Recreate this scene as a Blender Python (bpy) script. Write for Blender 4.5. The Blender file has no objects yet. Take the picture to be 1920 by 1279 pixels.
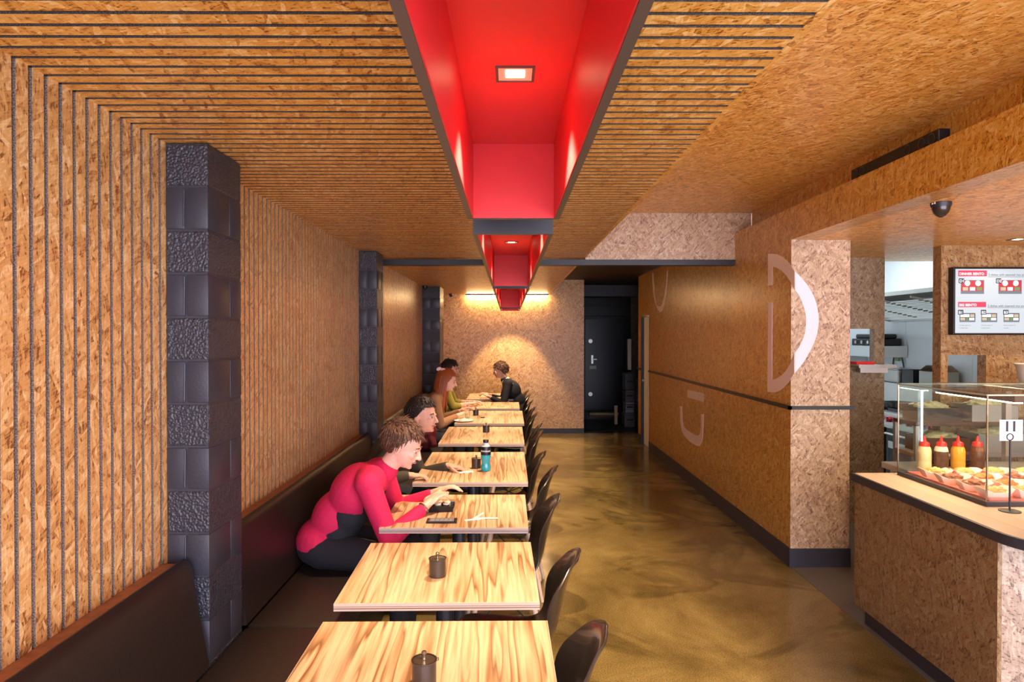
import bpy, bmesh, math, random
from mathutils import Vector, Matrix, noise as mnoise
R = math.radians
SC = bpy.context.scene
COL = SC.collection
random.seed(7)

# ------------------------------------------------------------------ camera
F, VX, VY, H = 1250.0, 955.0, 628.0, 1.70
cd = bpy.data.cameras.new('camera'); cam = bpy.data.objects.new('camera', cd); COL.objects.link(cam)
cam.location = (0, 0, H)
cam.rotation_euler = (R(90) - math.atan(11.5/F), 0, -math.atan(5/F))
cd.sensor_width = 36; cd.lens = F/1920*36; cd.clip_start = 0.05
SC.camera = cam
vs = SC.view_settings
vs.view_transform = 'Standard'; vs.look = 'None'; vs.gamma = 1; vs.exposure = 0.0; vs.use_curve_mapping = False

# ------------------------------------------------------------------ materials
def newmat(name):
    m = bpy.data.materials.new(name); m.use_nodes = True
    nt = m.node_tree; b = nt.nodes['Principled BSDF']
    return m, nt, b
def N(nt, t, **kw):
    n = nt.nodes.new(t)
    for k, v in kw.items(): setattr(n, k, v)
    return n
def simple(name, col, rough=.5, metal=0, spec=.5, emit=None, es=0, coat=0, trans=0, ior=1.45, alpha=1, bump=0, bscale=200, vary=0, vscale=6, sss=0):
    m, nt, b = newmat(name)
    b.inputs['Base Color'].default_value = (*col, 1)
    b.inputs['Roughness'].default_value = rough
    b.inputs['Metallic'].default_value = metal
    b.inputs['Specular IOR Level'].default_value = spec
    b.inputs['Coat Weight'].default_value = coat
    b.inputs['Transmission Weight'].default_value = trans
    b.inputs['IOR'].default_value = ior
    b.inputs['Alpha'].default_value = alpha
    if sss:
        b.inputs['Subsurface Weight'].default_value = sss
        b.inputs['Subsurface Scale'].default_value = .01
    if emit:
        b.inputs['Emission Color'].default_value = (*emit, 1); b.inputs['Emission Strength'].default_value = es
    tc = N(nt, 'ShaderNodeTexCoord')
    if vary:
        nz = N(nt, 'ShaderNodeTexNoise'); nz.inputs['Scale'].default_value = vscale; nz.inputs['Detail'].default_value = 4
        nt.links.new(tc.outputs['Object'], nz.inputs['Vector'])
        rp = N(nt, 'ShaderNodeValToRGB')
        rp.color_ramp.elements[0].position = .3; rp.color_ramp.elements[1].position = .7
        rp.color_ramp.elements[0].color = (*[c*(1-vary) for c in col], 1)
        rp.color_ramp.elements[1].color = (*[min(1, c*(1+vary)) for c in col], 1)
        nt.links.new(nz.outputs['Fac'], rp.inputs['Fac']); nt.links.new(rp.outputs['Color'], b.inputs['Base Color'])
    if bump:
        nz = N(nt, 'ShaderNodeTexNoise'); nz.inputs['Scale'].default_value = bscale; nz.inputs['Detail'].default_value = 3
        nt.links.new(tc.outputs['Object'], nz.inputs['Vector'])
        bp = N(nt, 'ShaderNodeBump'); bp.inputs['Strength'].default_value = bump; bp.inputs['Distance'].default_value = .004
        nt.links.new(nz.outputs['Fac'], bp.inputs['Height']); nt.links.new(bp.outputs['Normal'], b.inputs['Normal'])
    return m

def ramp(nt, stops):
    r = N(nt, 'ShaderNodeValToRGB'); e = r.color_ramp.elements
    e[0].position, e[0].color = stops[0][0], (*stops[0][1], 1)
    e[1].position, e[1].color = stops[-1][0], (*stops[-1][1], 1)
    for p, c in stops[1:-1]:
        x = e.new(p); x.color = (*c, 1)
    return r

def osb_group():
    g = bpy.data.node_groups.new('strand_board', 'ShaderNodeTree')
    g.interface.new_socket('Vector', in_out='INPUT', socket_type='NodeSocketVector')
    g.interface.new_socket('Tone', in_out='OUTPUT', socket_type='NodeSocketFloat')
    gi = N(g, 'NodeGroupInput'); go = N(g, 'NodeGroupOutput')
    L = g.links.new
    nz = N(g, 'ShaderNodeTexNoise', noise_dimensions='2D'); nz.inputs['Scale'].default_value = 9; nz.inputs['Detail'].default_value = 2
    L(gi.outputs['Vector'], nz.inputs['Vector'])
    sb = N(g, 'ShaderNodeVectorMath', operation='SUBTRACT'); sb.inputs[1].default_value = (.5, .5, .5)
    L(nz.outputs['Color'], sb.inputs[0])
    ml = N(g, 'ShaderNodeVectorMath', operation='SCALE'); ml.inputs['Scale'].default_value = .014
    L(sb.outputs[0], ml.inputs[0])
    ad = N(g, 'ShaderNodeVectorMath', operation='ADD'); L(gi.outputs['Vector'], ad.inputs[0]); L(ml.outputs[0], ad.inputs[1])
    prev = None
    for i, (ang, sx, sy, thr) in enumerate([(8, 8, 26, 0), (78, 9, 34, .50), (-38, 9, 44, .58), (48, 10, 30, .60), (118, 8, 40, .64), (-8, 17, 70, .60), (62, 20, 90, .66)]):
        mp = N(g, 'ShaderNodeMapping'); mp.inputs['Rotation'].default_value = (0, 0, R(ang)); mp.inputs['Location'].default_value = (i*3.7, i*1.9, 0)
        L(ad.outputs[0], mp.inputs['Vector'])
        m2 = N(g, 'ShaderNodeVectorMath', operation='MULTIPLY'); m2.inputs[1].default_value = (sx, sy, 1); L(mp.outputs[0], m2.inputs[0])
        vo = N(g, 'ShaderNodeTexVoronoi', voronoi_dimensions='2D'); vo.inputs['Scale'].default_value = 1
        L(m2.outputs[0], vo.inputs['Vector'])
        sp = N(g, 'ShaderNodeSeparateColor'); L(vo.outputs['Color'], sp.inputs[0])
        # darken the rim of each strand a little
        dd = N(g, 'ShaderNodeMath', operation='MULTIPLY_ADD'); dd.inputs[1].default_value = -.16
        L(vo.outputs['Distance'], dd.inputs[0]); L(sp.outputs['Red'], dd.inputs[2])
        if prev is None: prev = dd.outputs[0]
        else:
            gt = N(g, 'ShaderNodeMath', operation='GREATER_THAN'); gt.inputs[1].default_value = thr; L(sp.outputs['Green'], gt.inputs[0])
            mx = N(g, 'ShaderNodeMix'); L(gt.outputs[0], mx.inputs['Factor']); L(prev, mx.inputs['A']); L(dd.outputs[0], mx.inputs['B'])
            prev = mx.outputs['Result']
    cm = N(g, 'ShaderNodeMath', operation='MULTIPLY_ADD'); cm.inputs[1].default_value = .86; cm.inputs[2].default_value = .14; L(prev, cm.inputs[0]); prev = cm.outputs[0]
    # fibre grain
    for (ang, sc, sx, amt) in ((20, 1, (18, 150, 1), .42), (80, 1, (24, 170, 1), .38)):
        mp = N(g, 'ShaderNodeMapping'); mp.inputs['Rotation'].default_value = (0, 0, R(ang)); L(ad.outputs[0], mp.inputs['Vector'])
        m2 = N(g, 'ShaderNodeVectorMath', operation='MULTIPLY'); m2.inputs[1].default_value = sx; L(mp.outputs[0], m2.inputs[0])
        n2 = N(g, 'ShaderNodeTexNoise', noise_dimensions='2D'); n2.inputs['Scale'].default_value = 1; n2.inputs['Detail'].default_value = 3
        L(m2.outputs[0], n2.inputs['Vector'])
        s2 = N(g, 'ShaderNodeMath', operation='SUBTRACT'); s2.inputs[1].default_value = .5; L(n2.outputs['Fac'], s2.inputs[0])
        a2 = N(g, 'ShaderNodeMath', operation='MULTIPLY_ADD'); a2.inputs[1].default_value = amt*2; L(s2.outputs[0], a2.inputs[0]); L(prev, a2.inputs[2])
        prev = a2.outputs[0]
    # dark bark flecks
    m3 = N(g, 'ShaderNodeVectorMath', operation='MULTIPLY'); m3.inputs[1].default_value = (42, 120, 1); L(ad.outputs[0], m3.inputs[0])
    n3 = N(g, 'ShaderNodeTexNoise', noise_dimensions='2D'); n3.inputs['Scale'].default_value = 1; n3.inputs['Detail'].default_value = 2; L(m3.outputs[0], n3.inputs['Vector'])
    r3 = N(g, 'ShaderNodeMapRange'); r3.inputs['From Min'].default_value = .62; r3.inputs['From Max'].default_value = .72; L(n3.outputs['Fac'], r3.inputs['Value'])
    a3 = N(g, 'ShaderNodeMath', operation='MULTIPLY_ADD'); a3.inputs[1].default_value = -.6; L(r3.outputs[0], a3.inputs[0]); L(prev, a3.inputs[2])
    L(a3.outputs[0], go.inputs['Tone'])
    return g
OSBG = osb_group()

def osb(name, rough=.36, gain=1.0, off=(0, 0, 0), coat=.0, rot=0, sat=1.0, bump=.25):
    m, nt, b = newmat(name)
    uv = N(nt, 'ShaderNodeUVMap'); uv.uv_map = 'metres'
    mp = N(nt, 'ShaderNodeMapping'); mp.inputs['Location'].default_value = off; mp.inputs['Rotation'].default_value = (0, 0, R(rot))
    nt.links.new(uv.outputs[0], mp.inputs['Vector'])
    g = N(nt, 'ShaderNodeGroup'); g.node_tree = OSBG; nt.links.new(mp.outputs[0], g.inputs[0])
    stops = [(0, (.25, .10, .028)), (.06, (.50, .235, .070)), (.25, (.63, .325, .105)), (.55, (.71, .395, .135)), (.85, (.80, .50, .20)), (1, (.88, .64, .34))]
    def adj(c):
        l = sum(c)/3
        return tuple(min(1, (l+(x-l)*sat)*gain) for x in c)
    rp = ramp(nt, [(p, adj(c)) for p, c in stops])
    nt.links.new(g.outputs[0], rp.inputs['Fac']); nt.links.new(rp.outputs[0], b.inputs['Base Color'])
    b.inputs['Roughness'].default_value = rough; b.inputs['Coat Weight'].default_value = coat; b.inputs['Coat Roughness'].default_value = .25
    bp = N(nt, 'ShaderNodeBump'); bp.inputs['Strength'].default_value = bump; bp.inputs['Distance'].default_value = .003
    nt.links.new(g.outputs[0], bp.inputs['Height']); nt.links.new(bp.outputs[0], b.inputs['Normal'])
    return m
M = {}
M['osb'] = osb('strand board', coat=.15, sat=1.2, gain=1.06)
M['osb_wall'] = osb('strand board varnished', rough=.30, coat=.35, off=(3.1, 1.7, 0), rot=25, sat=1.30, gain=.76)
M['osb_daylit'] = osb('strand board daylit', rough=.5, off=(7.3, 2.2, 0), rot=70, sat=.60, gain=.94)  # greyer board copy: cool daylight on fascia and column put into the colour
M['osb_shaded'] = osb('strand board shaded', rough=.42, off=(1.3, 9.2, 0), rot=40, sat=.85, gain=.40)  # darkened board copy: weaker light on the counter side put into the colour
M['osb_slat_wall'] = osb('strand board wall battens', rough=.36, coat=.15, off=(6, 1, 0), rot=78, sat=.98, gain=.96, bump=.15)
M['osb_slat'] = osb('strand board battens', rough=.36, coat=.15, off=(2, 5, 0), rot=12, sat=1.2, bump=.15)

def edge_mat(k=1.0, nm='sawn strand board edge'):
    m, nt, b = newmat(nm)
    uv = N(nt, 'ShaderNodeUVMap'); uv.uv_map = 'metres'
    nz = N(nt, 'ShaderNodeTexNoise'); nz.inputs['Scale'].default_value = 260; nz.inputs['Detail'].default_value = 3
    nt.links.new(uv.outputs[0], nz.inputs['Vector'])
    rp = ramp(nt, [(.32, (.06*k, .042*k, .034*k)), (.5, (.19*k, .135*k, .108*k)), (.68, (.38*k, .30*k, .245*k))])
    nt.links.new(nz.outputs['Fac'], rp.inputs['Fac']); nt.links.new(rp.outputs[0], b.inputs['Base Color'])
    b.inputs['Roughness'].default_value = .9
    return m
M['edge'] = edge_mat()
M['edge_shaded'] = edge_mat(.28, 'shaded sawn ceiling edge')  # darkened edge copy: shade inside the ceiling grooves put into the colour

def table_wood():
    m, nt, b = newmat('zebrano laminate')
    L = nt.links.new
    uv = N(nt, 'ShaderNodeUVMap'); uv.uv_map = 'metres'
    oi = N(nt, 'ShaderNodeObjectInfo')
    cx = N(nt, 'ShaderNodeCombineXYZ'); k = N(nt, 'ShaderNodeMath', operation='MULTIPLY'); k.inputs[1].default_value = 13.7
    L(oi.outputs['Random'], k.inputs[0]); L(k.outputs[0], cx.inputs[0]); L(k.outputs[0], cx.inputs[1])
    ad = N(nt, 'ShaderNodeVectorMath', operation='ADD'); L(uv.outputs[0], ad.inputs[0]); L(cx.outputs[0], ad.inputs[1])
    mp = N(nt, 'ShaderNodeMapping'); mp.inputs['Rotation'].default_value = (0, 0, R(-1)); L(ad.outputs[0], mp.inputs['Vector'])
    m1 = N(nt, 'ShaderNodeVectorMath', operation='MULTIPLY'); m1.inputs[1].default_value = (9.5, .50, 1); L(mp.outputs[0], m1.inputs[0])
    n1 = N(nt, 'ShaderNodeTexNoise', noise_dimensions='2D'); n1.inputs['Scale'].default_value = 1; n1.inputs['Detail'].default_value = 3; n1.inputs['Roughness'].default_value = .45
    L(m1.outputs[0], n1.inputs['Vector'])
    k2 = N(nt, 'ShaderNodeMath', operation='MULTIPLY'); k2.inputs[1].default_value = 7.0; L(n1.outputs['Fac'], k2.inputs[0])
    fr = N(nt, 'ShaderNodeMath', operation='FRACT'); L(k2.outputs[0], fr.inputs[0])
    r1 = ramp(nt, [(0, (.64, .46, .31)), (.40, (.60, .41, .26)), (.70, (.42, .25, .13)), (.84, (.22, .11, .05)), (.93, (.48, .31, .17)), (1, (.64, .46, .31))])
    L(fr.outputs[0], r1.inputs['Fac'])
    m2 = N(nt, 'ShaderNodeVectorMath', operation='MULTIPLY'); m2.inputs[1].default_value = (90, 3.5, 1); L(mp.outputs[0], m2.inputs[0])
    n2 = N(nt, 'ShaderNodeTexNoise', noise_dimensions='2D'); n2.inputs['Scale'].default_value = 1; n2.inputs['Detail'].default_value = 4; L(m2.outputs[0], n2.inputs['Vector'])
    r2 = ramp(nt, [(.3, (.80, .72, .62)), (.62, (1.08, 1.06, 1.02))]); L(n2.outputs['Fac'], r2.inputs['Fac'])
    m3 = N(nt, 'ShaderNodeVectorMath', operation='MULTIPLY'); m3.inputs[1].default_value = (9, .9, 1); L(mp.outputs[0], m3.inputs[0])
    n3 = N(nt, 'ShaderNodeTexNoise', noise_dimensions='2D'); n3.inputs['Scale'].default_value = 1; L(m3.outputs[0], n3.inputs['Vector'])
    r3 = N(nt, 'ShaderNodeMapRange'); r3.inputs['From Min'].default_value = .30; r3.inputs['From Max'].default_value = .50; L(n3.outputs['Fac'], r3.inputs['Value'])
    mx0 = N(nt, 'ShaderNodeMix', data_type='RGBA'); L(r3.outputs[0], mx0.inputs['Factor'])
    mx0.inputs['A'].default_value = (.66, .49, .34, 1); L(r1.outputs[0], mx0.inputs['B'])
    mx = N(nt, 'ShaderNodeMix', data_type='RGBA', blend_type='MULTIPLY'); mx.inputs['Factor'].default_value = 1
    L(mx0.outputs['Result'], mx.inputs['A']); L(r2.outputs[0], mx.inputs['B'])
    L(mx.outputs['Result'], b.inputs['Base Color'])
    b.inputs['Roughness'].default_value = .42
    return m
M['table'] = table_wood()

def concrete():
    m, nt, b = newmat('polished concrete')
    L = nt.links.new
    uv = N(nt, 'ShaderNodeUVMap'); uv.uv_map = 'metres'
    n1 = N(nt, 'ShaderNodeTexNoise'); n1.inputs['Scale'].default_value = 1.1; n1.inputs['Detail'].default_value = 8; n1.inputs['Roughness'].default_value = .62; n1.inputs['Distortion'].default_value = .6
    L(uv.outputs[0], n1.inputs['Vector'])
    r1 = ramp(nt, [(.3, (.12, .088, .030)), (.45, (.22, .160, .055)), (.58, (.31, .232, .085)), (.75, (.42, .34, .14))]); L(n1.outputs['Fac'], r1.inputs['Fac'])
    n2 = N(nt, 'ShaderNodeTexNoise'); n2.inputs['Scale'].default_value = 140; n2.inputs['Detail'].default_value = 4; L(uv.outputs[0], n2.inputs['Vector'])
    r2 = ramp(nt, [(.35, (.62, .60, .56)), (.62, (1.15, 1.13, 1.1))]); L(n2.outputs['Fac'], r2.inputs['Fac'])
    mx = N(nt, 'ShaderNodeMix', data_type='RGBA', blend_type='MULTIPLY'); mx.inputs['Factor'].default_value = 1
    L(r1.outputs[0], mx.inputs['A']); L(r2.outputs[0], mx.inputs['B'])
    n3 = N(nt, 'ShaderNodeTexNoise'); n3.inputs['Scale'].default_value = .7; n3.inputs['Detail'].default_value = 5; n3.inputs['Distortion'].default_value = 1.4
    mp = N(nt, 'ShaderNodeMapping'); mp.inputs['Location'].default_value = (4, 9, 0); L(uv.outputs[0], mp.inputs['Vector']); L(mp.outputs[0], n3.inputs['Vector'])
    r3 = ramp(nt, [(.50, (1, 1, 1)), (.535, (.62, .60, .58)), (.60, (1, 1, 1))]); L(n3.outputs['Fac'], r3.inputs['Fac'])
    mx2 = N(nt, 'ShaderNodeMix', data_type='RGBA', blend_type='MULTIPLY'); mx2.inputs['Factor'].default_value = 1
    L(mx.outputs['Result'], mx2.inputs['A']); L(r3.outputs[0], mx2.inputs['B'])
    L(mx2.outputs['Result'], b.inputs['Base Color'])
    r4 = ramp(nt, [(.3, (.12, .12, .12)), (.7, (.27, .27, .27))]); L(n1.outputs['Fac'], r4.inputs['Fac']); L(r4.outputs[0], b.inputs['Roughness'])
    return m
M['concrete'] = concrete()

def rough_block():
    m, nt, b = newmat('painted split face block')
    tc = N(nt, 'ShaderNodeTexCoord')
    vo = N(nt, 'ShaderNodeTexVoronoi', feature='SMOOTH_F1'); vo.inputs['Scale'].default_value = 120; vo.inputs['Smoothness'].default_value = .6
    nt.links.new(tc.outputs['Object'], vo.inputs['Vector'])
    bp = N(nt, 'ShaderNodeBump'); bp.inputs['Strength'].default_value = .8; bp.inputs['Distance'].default_value = .007
    nt.links.new(vo.outputs['Distance'], bp.inputs['Height']); nt.links.new(bp.outputs[0], b.inputs['Normal'])
    b.inputs['Base Color'].default_value = (.036, .037, .050, 1); b.inputs['Roughness'].default_value = .38
    return m
M['block_rough'] = rough_block()
M['block'] = simple('painted block', (.036, .037, .050), .42, bump=.25, bscale=90)
M['red'] = simple('red lacquer', (.64, .028, .034), .42)
M['black_metal'] = simple('black steel', (.022, .022, .028), .42)
M['bronze'] = simple('dark bronze steel', (.085, .062, .050), .45)
M['navy'] = simple('charcoal skirting', (.045, .045, .060), .5)
M['vinyl'] = simple('dark brown vinyl', (.020, .013, .011), .40, bump=.12, bscale=60)
M['rail'] = simple('timber rail', (.36, .13, .05), .4, vary=.25, vscale=30)
M['shell'] = simple('black gloss plastic', (.030, .022, .018), .20, coat=.3)
M['beech'] = simple('pale beech', (.62, .46, .34), .5, vary=.12, vscale=30)
M['ped'] = simple('black powder coat', (.028, .028, .034), .32)
M['edgeband'] = simple('pale laminate edge', (.55, .44, .38), .5)
M['edgeline'] = simple('brown ply line', (.20, .12, .09), .5)
M['tin'] = simple('brushed dark tin', (.09, .08, .075), .3, metal=.7)
M['tin_lid'] = simple('polished lid', (.35, .30, .24), .22, metal=.9)
M['skin'] = simple('skin', (.66, .37, .27), .5, sss=.15, vary=.06, vscale=30)
M['skin2'] = simple('fair skin', (.74, .44, .34), .5, sss=.15, vary=.06, vscale=30)
M['hair_dark'] = simple('dark brown hair', (.018, .010, .007), .5, bump=.8, bscale=160)
M['hair_red'] = simple('auburn hair', (.30, .068, .014), .42, bump=.6, bscale=120)
M['hair_brown'] = simple('brown hair', (.10, .045, .025), .5, bump=.6, bscale=140)
M['sweater'] = simple('olive grey knit', (.062, .052, .036), .85, bump=.5, bscale=260)
M['magenta'] = simple('magenta fleece', (.62, .012, .085), .8, bump=.4, bscale=90)
M['black_cloth'] = simple('black cloth', (.014, .014, .020), .85, bump=.4, bscale=120)
M['denim'] = simple('dark denim', (.020, .022, .036), .85, bump=.3, bscale=220)
M['tan_knit'] = simple('tan knit', (.33, .17, .085), .85, bump=.5, bscale=240)
M['maroon'] = simple('maroon leather', (.14, .016, .022), .45, bump=.3, bscale=60)
M['olive'] = simple('olive yellow cloth', (.26, .22, .03), .85)
M['white_cloth'] = simple('off white cloth', (.62, .60, .54), .85)
M['pink_bow'] = simple('pale pink ribbon', (.80, .55, .52), .6)
M['eye'] = simple('eye white', (.75, .72, .68), .25)
M['iris'] = simple('dark iris', (.03, .018, .010), .15)
M['lip'] = simple('lip', (.48, .17, .13), .45)
M['cream'] = simple('cream paint', (.72, .68, .55), .5)
M['white'] = simple('white wall paint', (.80, .82, .82), .5)
M['tile'] = simple('white kitchen lining', (.78, .83, .86), .22)
M['steel'] = simple('stainless steel', (.62, .62, .60), .28, metal=.9)
M['steel_dull'] = simple('dull stainless steel', (.50, .50, .47), .42, metal=.7)
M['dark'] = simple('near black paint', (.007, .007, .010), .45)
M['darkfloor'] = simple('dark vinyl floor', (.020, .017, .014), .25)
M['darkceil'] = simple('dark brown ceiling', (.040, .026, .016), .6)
M['greyfloor'] = simple('grey vinyl floor', (.16, .145, .125), .30, vary=.1, vscale=3)
M['paint_letter'] = simple('translucent white sign paint', (.92, .74, .66), .55)
M['paint_letter_daylit'] = simple('white sign paint', (.82, .82, .86), .5)  # cooler copy of the letter paint, daylight on the column mixed into it
M['steelpaint'] = simple('charcoal laminate', (.040, .038, .045), .35)
M['counter'] = simple('pale boarded top', (.66, .52, .40), .35, vary=.1, vscale=12)
M['plinth'] = simple('dark stained timber', (.095, .040, .028), .35, vary=.3, vscale=18)
M['paper'] = simple('white paper board', (.82, .78, .70), .6)
M['paper2'] = simple('white paper', (.88, .88, .86), .6)
M['pinktray'] = simple('pink tray', (.72, .18, .16), .3)
M['redplastic'] = simple('red plastic', (.75, .02, .02), .3)
M['food_gold'] = simple('golden crumb', (.58, .34, .13), .7, bump=1, bscale=150, vary=.3, vscale=60)
M['food_brown'] = simple('glazed brown meat', (.20, .06, .025), .4, bump=1, bscale=120, vary=.4, vscale=60)
M['food_red'] = simple('chilli topping', (.62, .14, .03), .45, bump=1, bscale=120, vary=.4, vscale=60)
M['rice'] = simple('rice', (.80, .78, .70), .6, bump=1, bscale=300)
M['green'] = simple('salad green', (.30, .42, .12), .5, vary=.4, vscale=40)
M['lettuce'] = simple('pale noodles and leaves', (.58, .55, .30), .5, vary=.35, vscale=30)
M['knobred'] = simple('red knob', (.40, .02, .03), .3)
M['cardboard'] = simple('brown cardboard', (.34, .24, .16), .8)
M['sauce_cream'] = simple('cream sauce', (.85, .66, .40), .35)
M['sauce_white'] = simple('milky plastic', (.78, .74, .62), .35)
M['sauce_amber'] = simple('amber sauce', (.85, .38, .04), .3)
M['sauce_dark'] = simple('dark brown sauce', (.12, .045, .03), .3)
M['blue_drink'] = simple('blue drink', (.03, .42, .52), .08, coat=.4)
M['label_black'] = simple('black label', (.015, .015, .02), .35)
M['phone'] = simple('phone black', (.012, .012, .016), .12)
M['socket'] = simple('white socket plastic', (.8, .8, .78), .4)
M['grey_crate'] = simple('grey crate plastic', (.085, .085, .095), .5)
M['bluegrey'] = simple('pale blue plastic', (.22, .26, .33), .5)
M['plank'] = simple('yellow plank', (.36, .25, .11), .5, vary=.2, vscale=10)
def glass_mat():
    m = bpy.data.materials.new('thin glass'); m.use_nodes = True; nt = m.node_tree
    for n in list(nt.nodes): nt.nodes.remove(n)
    o = N(nt, 'ShaderNodeOutputMaterial'); t = N(nt, 'ShaderNodeBsdfTransparent'); g = N(nt, 'ShaderNodeBsdfGlossy')
    g.inputs['Roughness'].default_value = .02; t.inputs['Color'].default_value = (.95, .98, .96, 1)
    lw = N(nt, 'ShaderNodeLayerWeight'); lw.inputs['Blend'].default_value = .5
    pw = N(nt, 'ShaderNodeMath', operation='POWER'); pw.inputs[1].default_value = 4; nt.links.new(lw.outputs['Facing'], pw.inputs[0])
    fr = N(nt, 'ShaderNodeMath', operation='MULTIPLY_ADD'); fr.inputs[1].default_value = .45; fr.inputs[2].default_value = .025; nt.links.new(pw.outputs[0], fr.inputs[0])
    mx = N(nt, 'ShaderNodeMixShader'); nt.links.new(fr.outputs[0], mx.inputs[0]); nt.links.new(t.outputs[0], mx.inputs[1]); nt.links.new(g.outputs[0], mx.inputs[2])
    nt.links.new(mx.outputs[0], o.inputs[0]); return m
M['glass'] = glass_mat()
M['glass_edge'] = simple('glass edge', (.42, .50, .38), .15, spec=.8)
def emat(name, c, s):
    m, nt, b = newmat(name); b.inputs['Base Color'].default_value = (*[min(1, x)*.06 for x in c], 1)
    b.inputs['Emission Color'].default_value = (*c, 1); b.inputs['Emission Strength'].default_value = s; b.inputs['Roughness'].default_value = .4
    return m

# ------------------------------------------------------------------ mesh helpers
def uvproj(bm):
    l = bm.loops.layers.uv.get('metres') or bm.loops.layers.uv.new('metres')
    bm.normal_update()
    for f in bm.faces:
        n = f.normal; a = (abs(n.x), abs(n.y), abs(n.z)); k = a.index(max(a))
        for lp in f.loops:
            c = lp.vert.co
            lp[l].uv = (c.y, c.z) if k == 0 else ((c.x, c.z) if k == 1 else (c.x, c.y))

class MB:
    def __init__(s): s.bm = bmesh.new()
    def box(s, x0, x1, y0, y1, z0, z1, mi=0, bev=0, rot=None, at=None):
        b = bmesh.new(); bmesh.ops.create_cube(b, size=1)
        c = Vector(((x0+x1)/2, (y0+y1)/2, (z0+z1)/2)); d = Vector((abs(x1-x0), abs(y1-y0), abs(z1-z0)))
        for v in b.verts: v.co = Vector((v.co.x*d.x, v.co.y*d.y, v.co.z*d.z)) + c
        if bev: bmesh.ops.bevel(b, geom=list(b.edges), offset=bev, segments=2 if bev < .01 else 3, affect='EDGES', profile=.5)
        return s.add(b, mi, rot, at)
    def add(s, b, mi=0, rot=None, at=None):
        if rot is not None: bmesh.ops.transform(b, matrix=rot, verts=b.verts)
        if at is not None: bmesh.ops.translate(b, vec=Vector(at), verts=b.verts)
        mp = {}
        for v in b.verts: mp[v] = s.bm.verts.new(v.co)
        for f in b.faces:
            try: nf = s.bm.faces.new([mp[v] for v in f.verts]); nf.material_index = mi
            except ValueError: pass
        b.free(); return s
    def quad(s, pts, mi=0):
        f = s.bm.faces.new([s.bm.verts.new(p) for p in pts]); f.material_index = mi; return s
    def cone(s, p0, p1, r0, r1, seg=16, mi=0, caps=True):
        p0, p1 = Vector(p0), Vector(p1); d = p1-p0; L = d.length
        q = d.to_track_quat('Z', 'Y'); a = []; c = []
        for i in range(seg):
            t = 2*math.pi*i/seg; u = Vector((math.cos(t), math.sin(t), 0))
            a.append(s.bm.verts.new(p0 + q @ (u*r0))); c.append(s.bm.verts.new(p1 + q @ (u*r1)))
        for i in range(seg):
            j = (i+1) % seg; f = s.bm.faces.new((a[i], a[j], c[j], c[i])); f.material_index = mi
        if caps:
            f = s.bm.faces.new(a[::-1]); f.material_index = mi; f = s.bm.faces.new(c); f.material_index = mi
        return s
    def lathe(s, prof, at=(0, 0, 0), seg=24, mi=0, mis=None):
        at = Vector(at); rings = []
        for r, z in prof:
            if r < 1e-5: rings.append([s.bm.verts.new(at+Vector((0, 0, z)))])
            else: rings.append([s.bm.verts.new(at+Vector((r*math.cos(2*math.pi*i/seg), r*math.sin(2*math.pi*i/seg), z))) for i in range(seg)])
        for k in range(len(rings)-1):
            A, B = rings[k], rings[k+1]; m_ = mis[k] if mis else mi
            for i in range(seg):
                j = (i+1) % seg
                if len(A) == 1 and len(B) == 1: continue
                if len(A) == 1: f = s.bm.faces.new((A[0], B[j], B[i])) if False else s.bm.faces.new((A[0], B[i], B[j]))
                elif len(B) == 1: f = s.bm.faces.new((A[i], A[j], B[0]))
                else: f = s.bm.faces.new((A[i], A[j], B[j], B[i]))
                f.material_index = m_
        return s
    def tube(s, pts, r, seg=8, mi=0):
        pts = [Vector(p) for p in pts]; rings = []
        for k, p in enumerate(pts):
            d = (pts[min(k+1, len(pts)-1)]-pts[max(k-1, 0)]).normalized()
            q = d.to_track_quat('Z', 'Y'); rr = r[k] if isinstance(r, (list, tuple)) else r
            rings.append([s.bm.verts.new(p + q @ Vector((rr*math.cos(2*math.pi*i/seg), rr*math.sin(2*math.pi*i/seg), 0))) for i in range(seg)])
        for k in range(len(rings)-1):
            A, B = rings[k], rings[k+1]
            # align ring starts
            best = min(range(seg), key=lambda o: sum((A[i].co-B[(i+o) % seg].co).length for i in range(0, seg, 2)))
            B = B[best:]+B[:best]; rings[k+1] = B
            for i in range(seg):
                j = (i+1) % seg; f = s.bm.faces.new((A[i], A[j], B[j], B[i])); f.material_index = mi
        for rg in (rings[0][::-1], rings[-1]):
            f = s.bm.faces.new(rg); f.material_index = mi
        return s
    def ell(s, c, r, rot=None, seg=20, rings=14, mi=0):
        b = bmesh.new(); bmesh.ops.create_uvsphere(b, u_segments=seg, v_segments=rings, radius=1)
        for v in b.verts: v.co = Vector((v.co.x*r[0], v.co.y*r[1], v.co.z*r[2]))
        return s.add(b, mi, rot, c)
    def prism(s, pts2, fn, t0, t1, mi=0):
        # pts2 polygon -> fn(a,b,t) gives 3D; extruded from t0 to t1
        A = [s.bm.verts.new(fn(a, b, t0)) for a, b in pts2]; B = [s.bm.verts.new(fn(a, b, t1)) for a, b in pts2]
        n = len(A)
        f = s.bm.faces.new(A[::-1]); f.material_index = mi; f = s.bm.faces.new(B); f.material_index = mi
        for i in range(n):
            j = (i+1) % n; f = s.bm.faces.new((A[i], A[j], B[j], B[i])); f.material_index = mi
        return s
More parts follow.
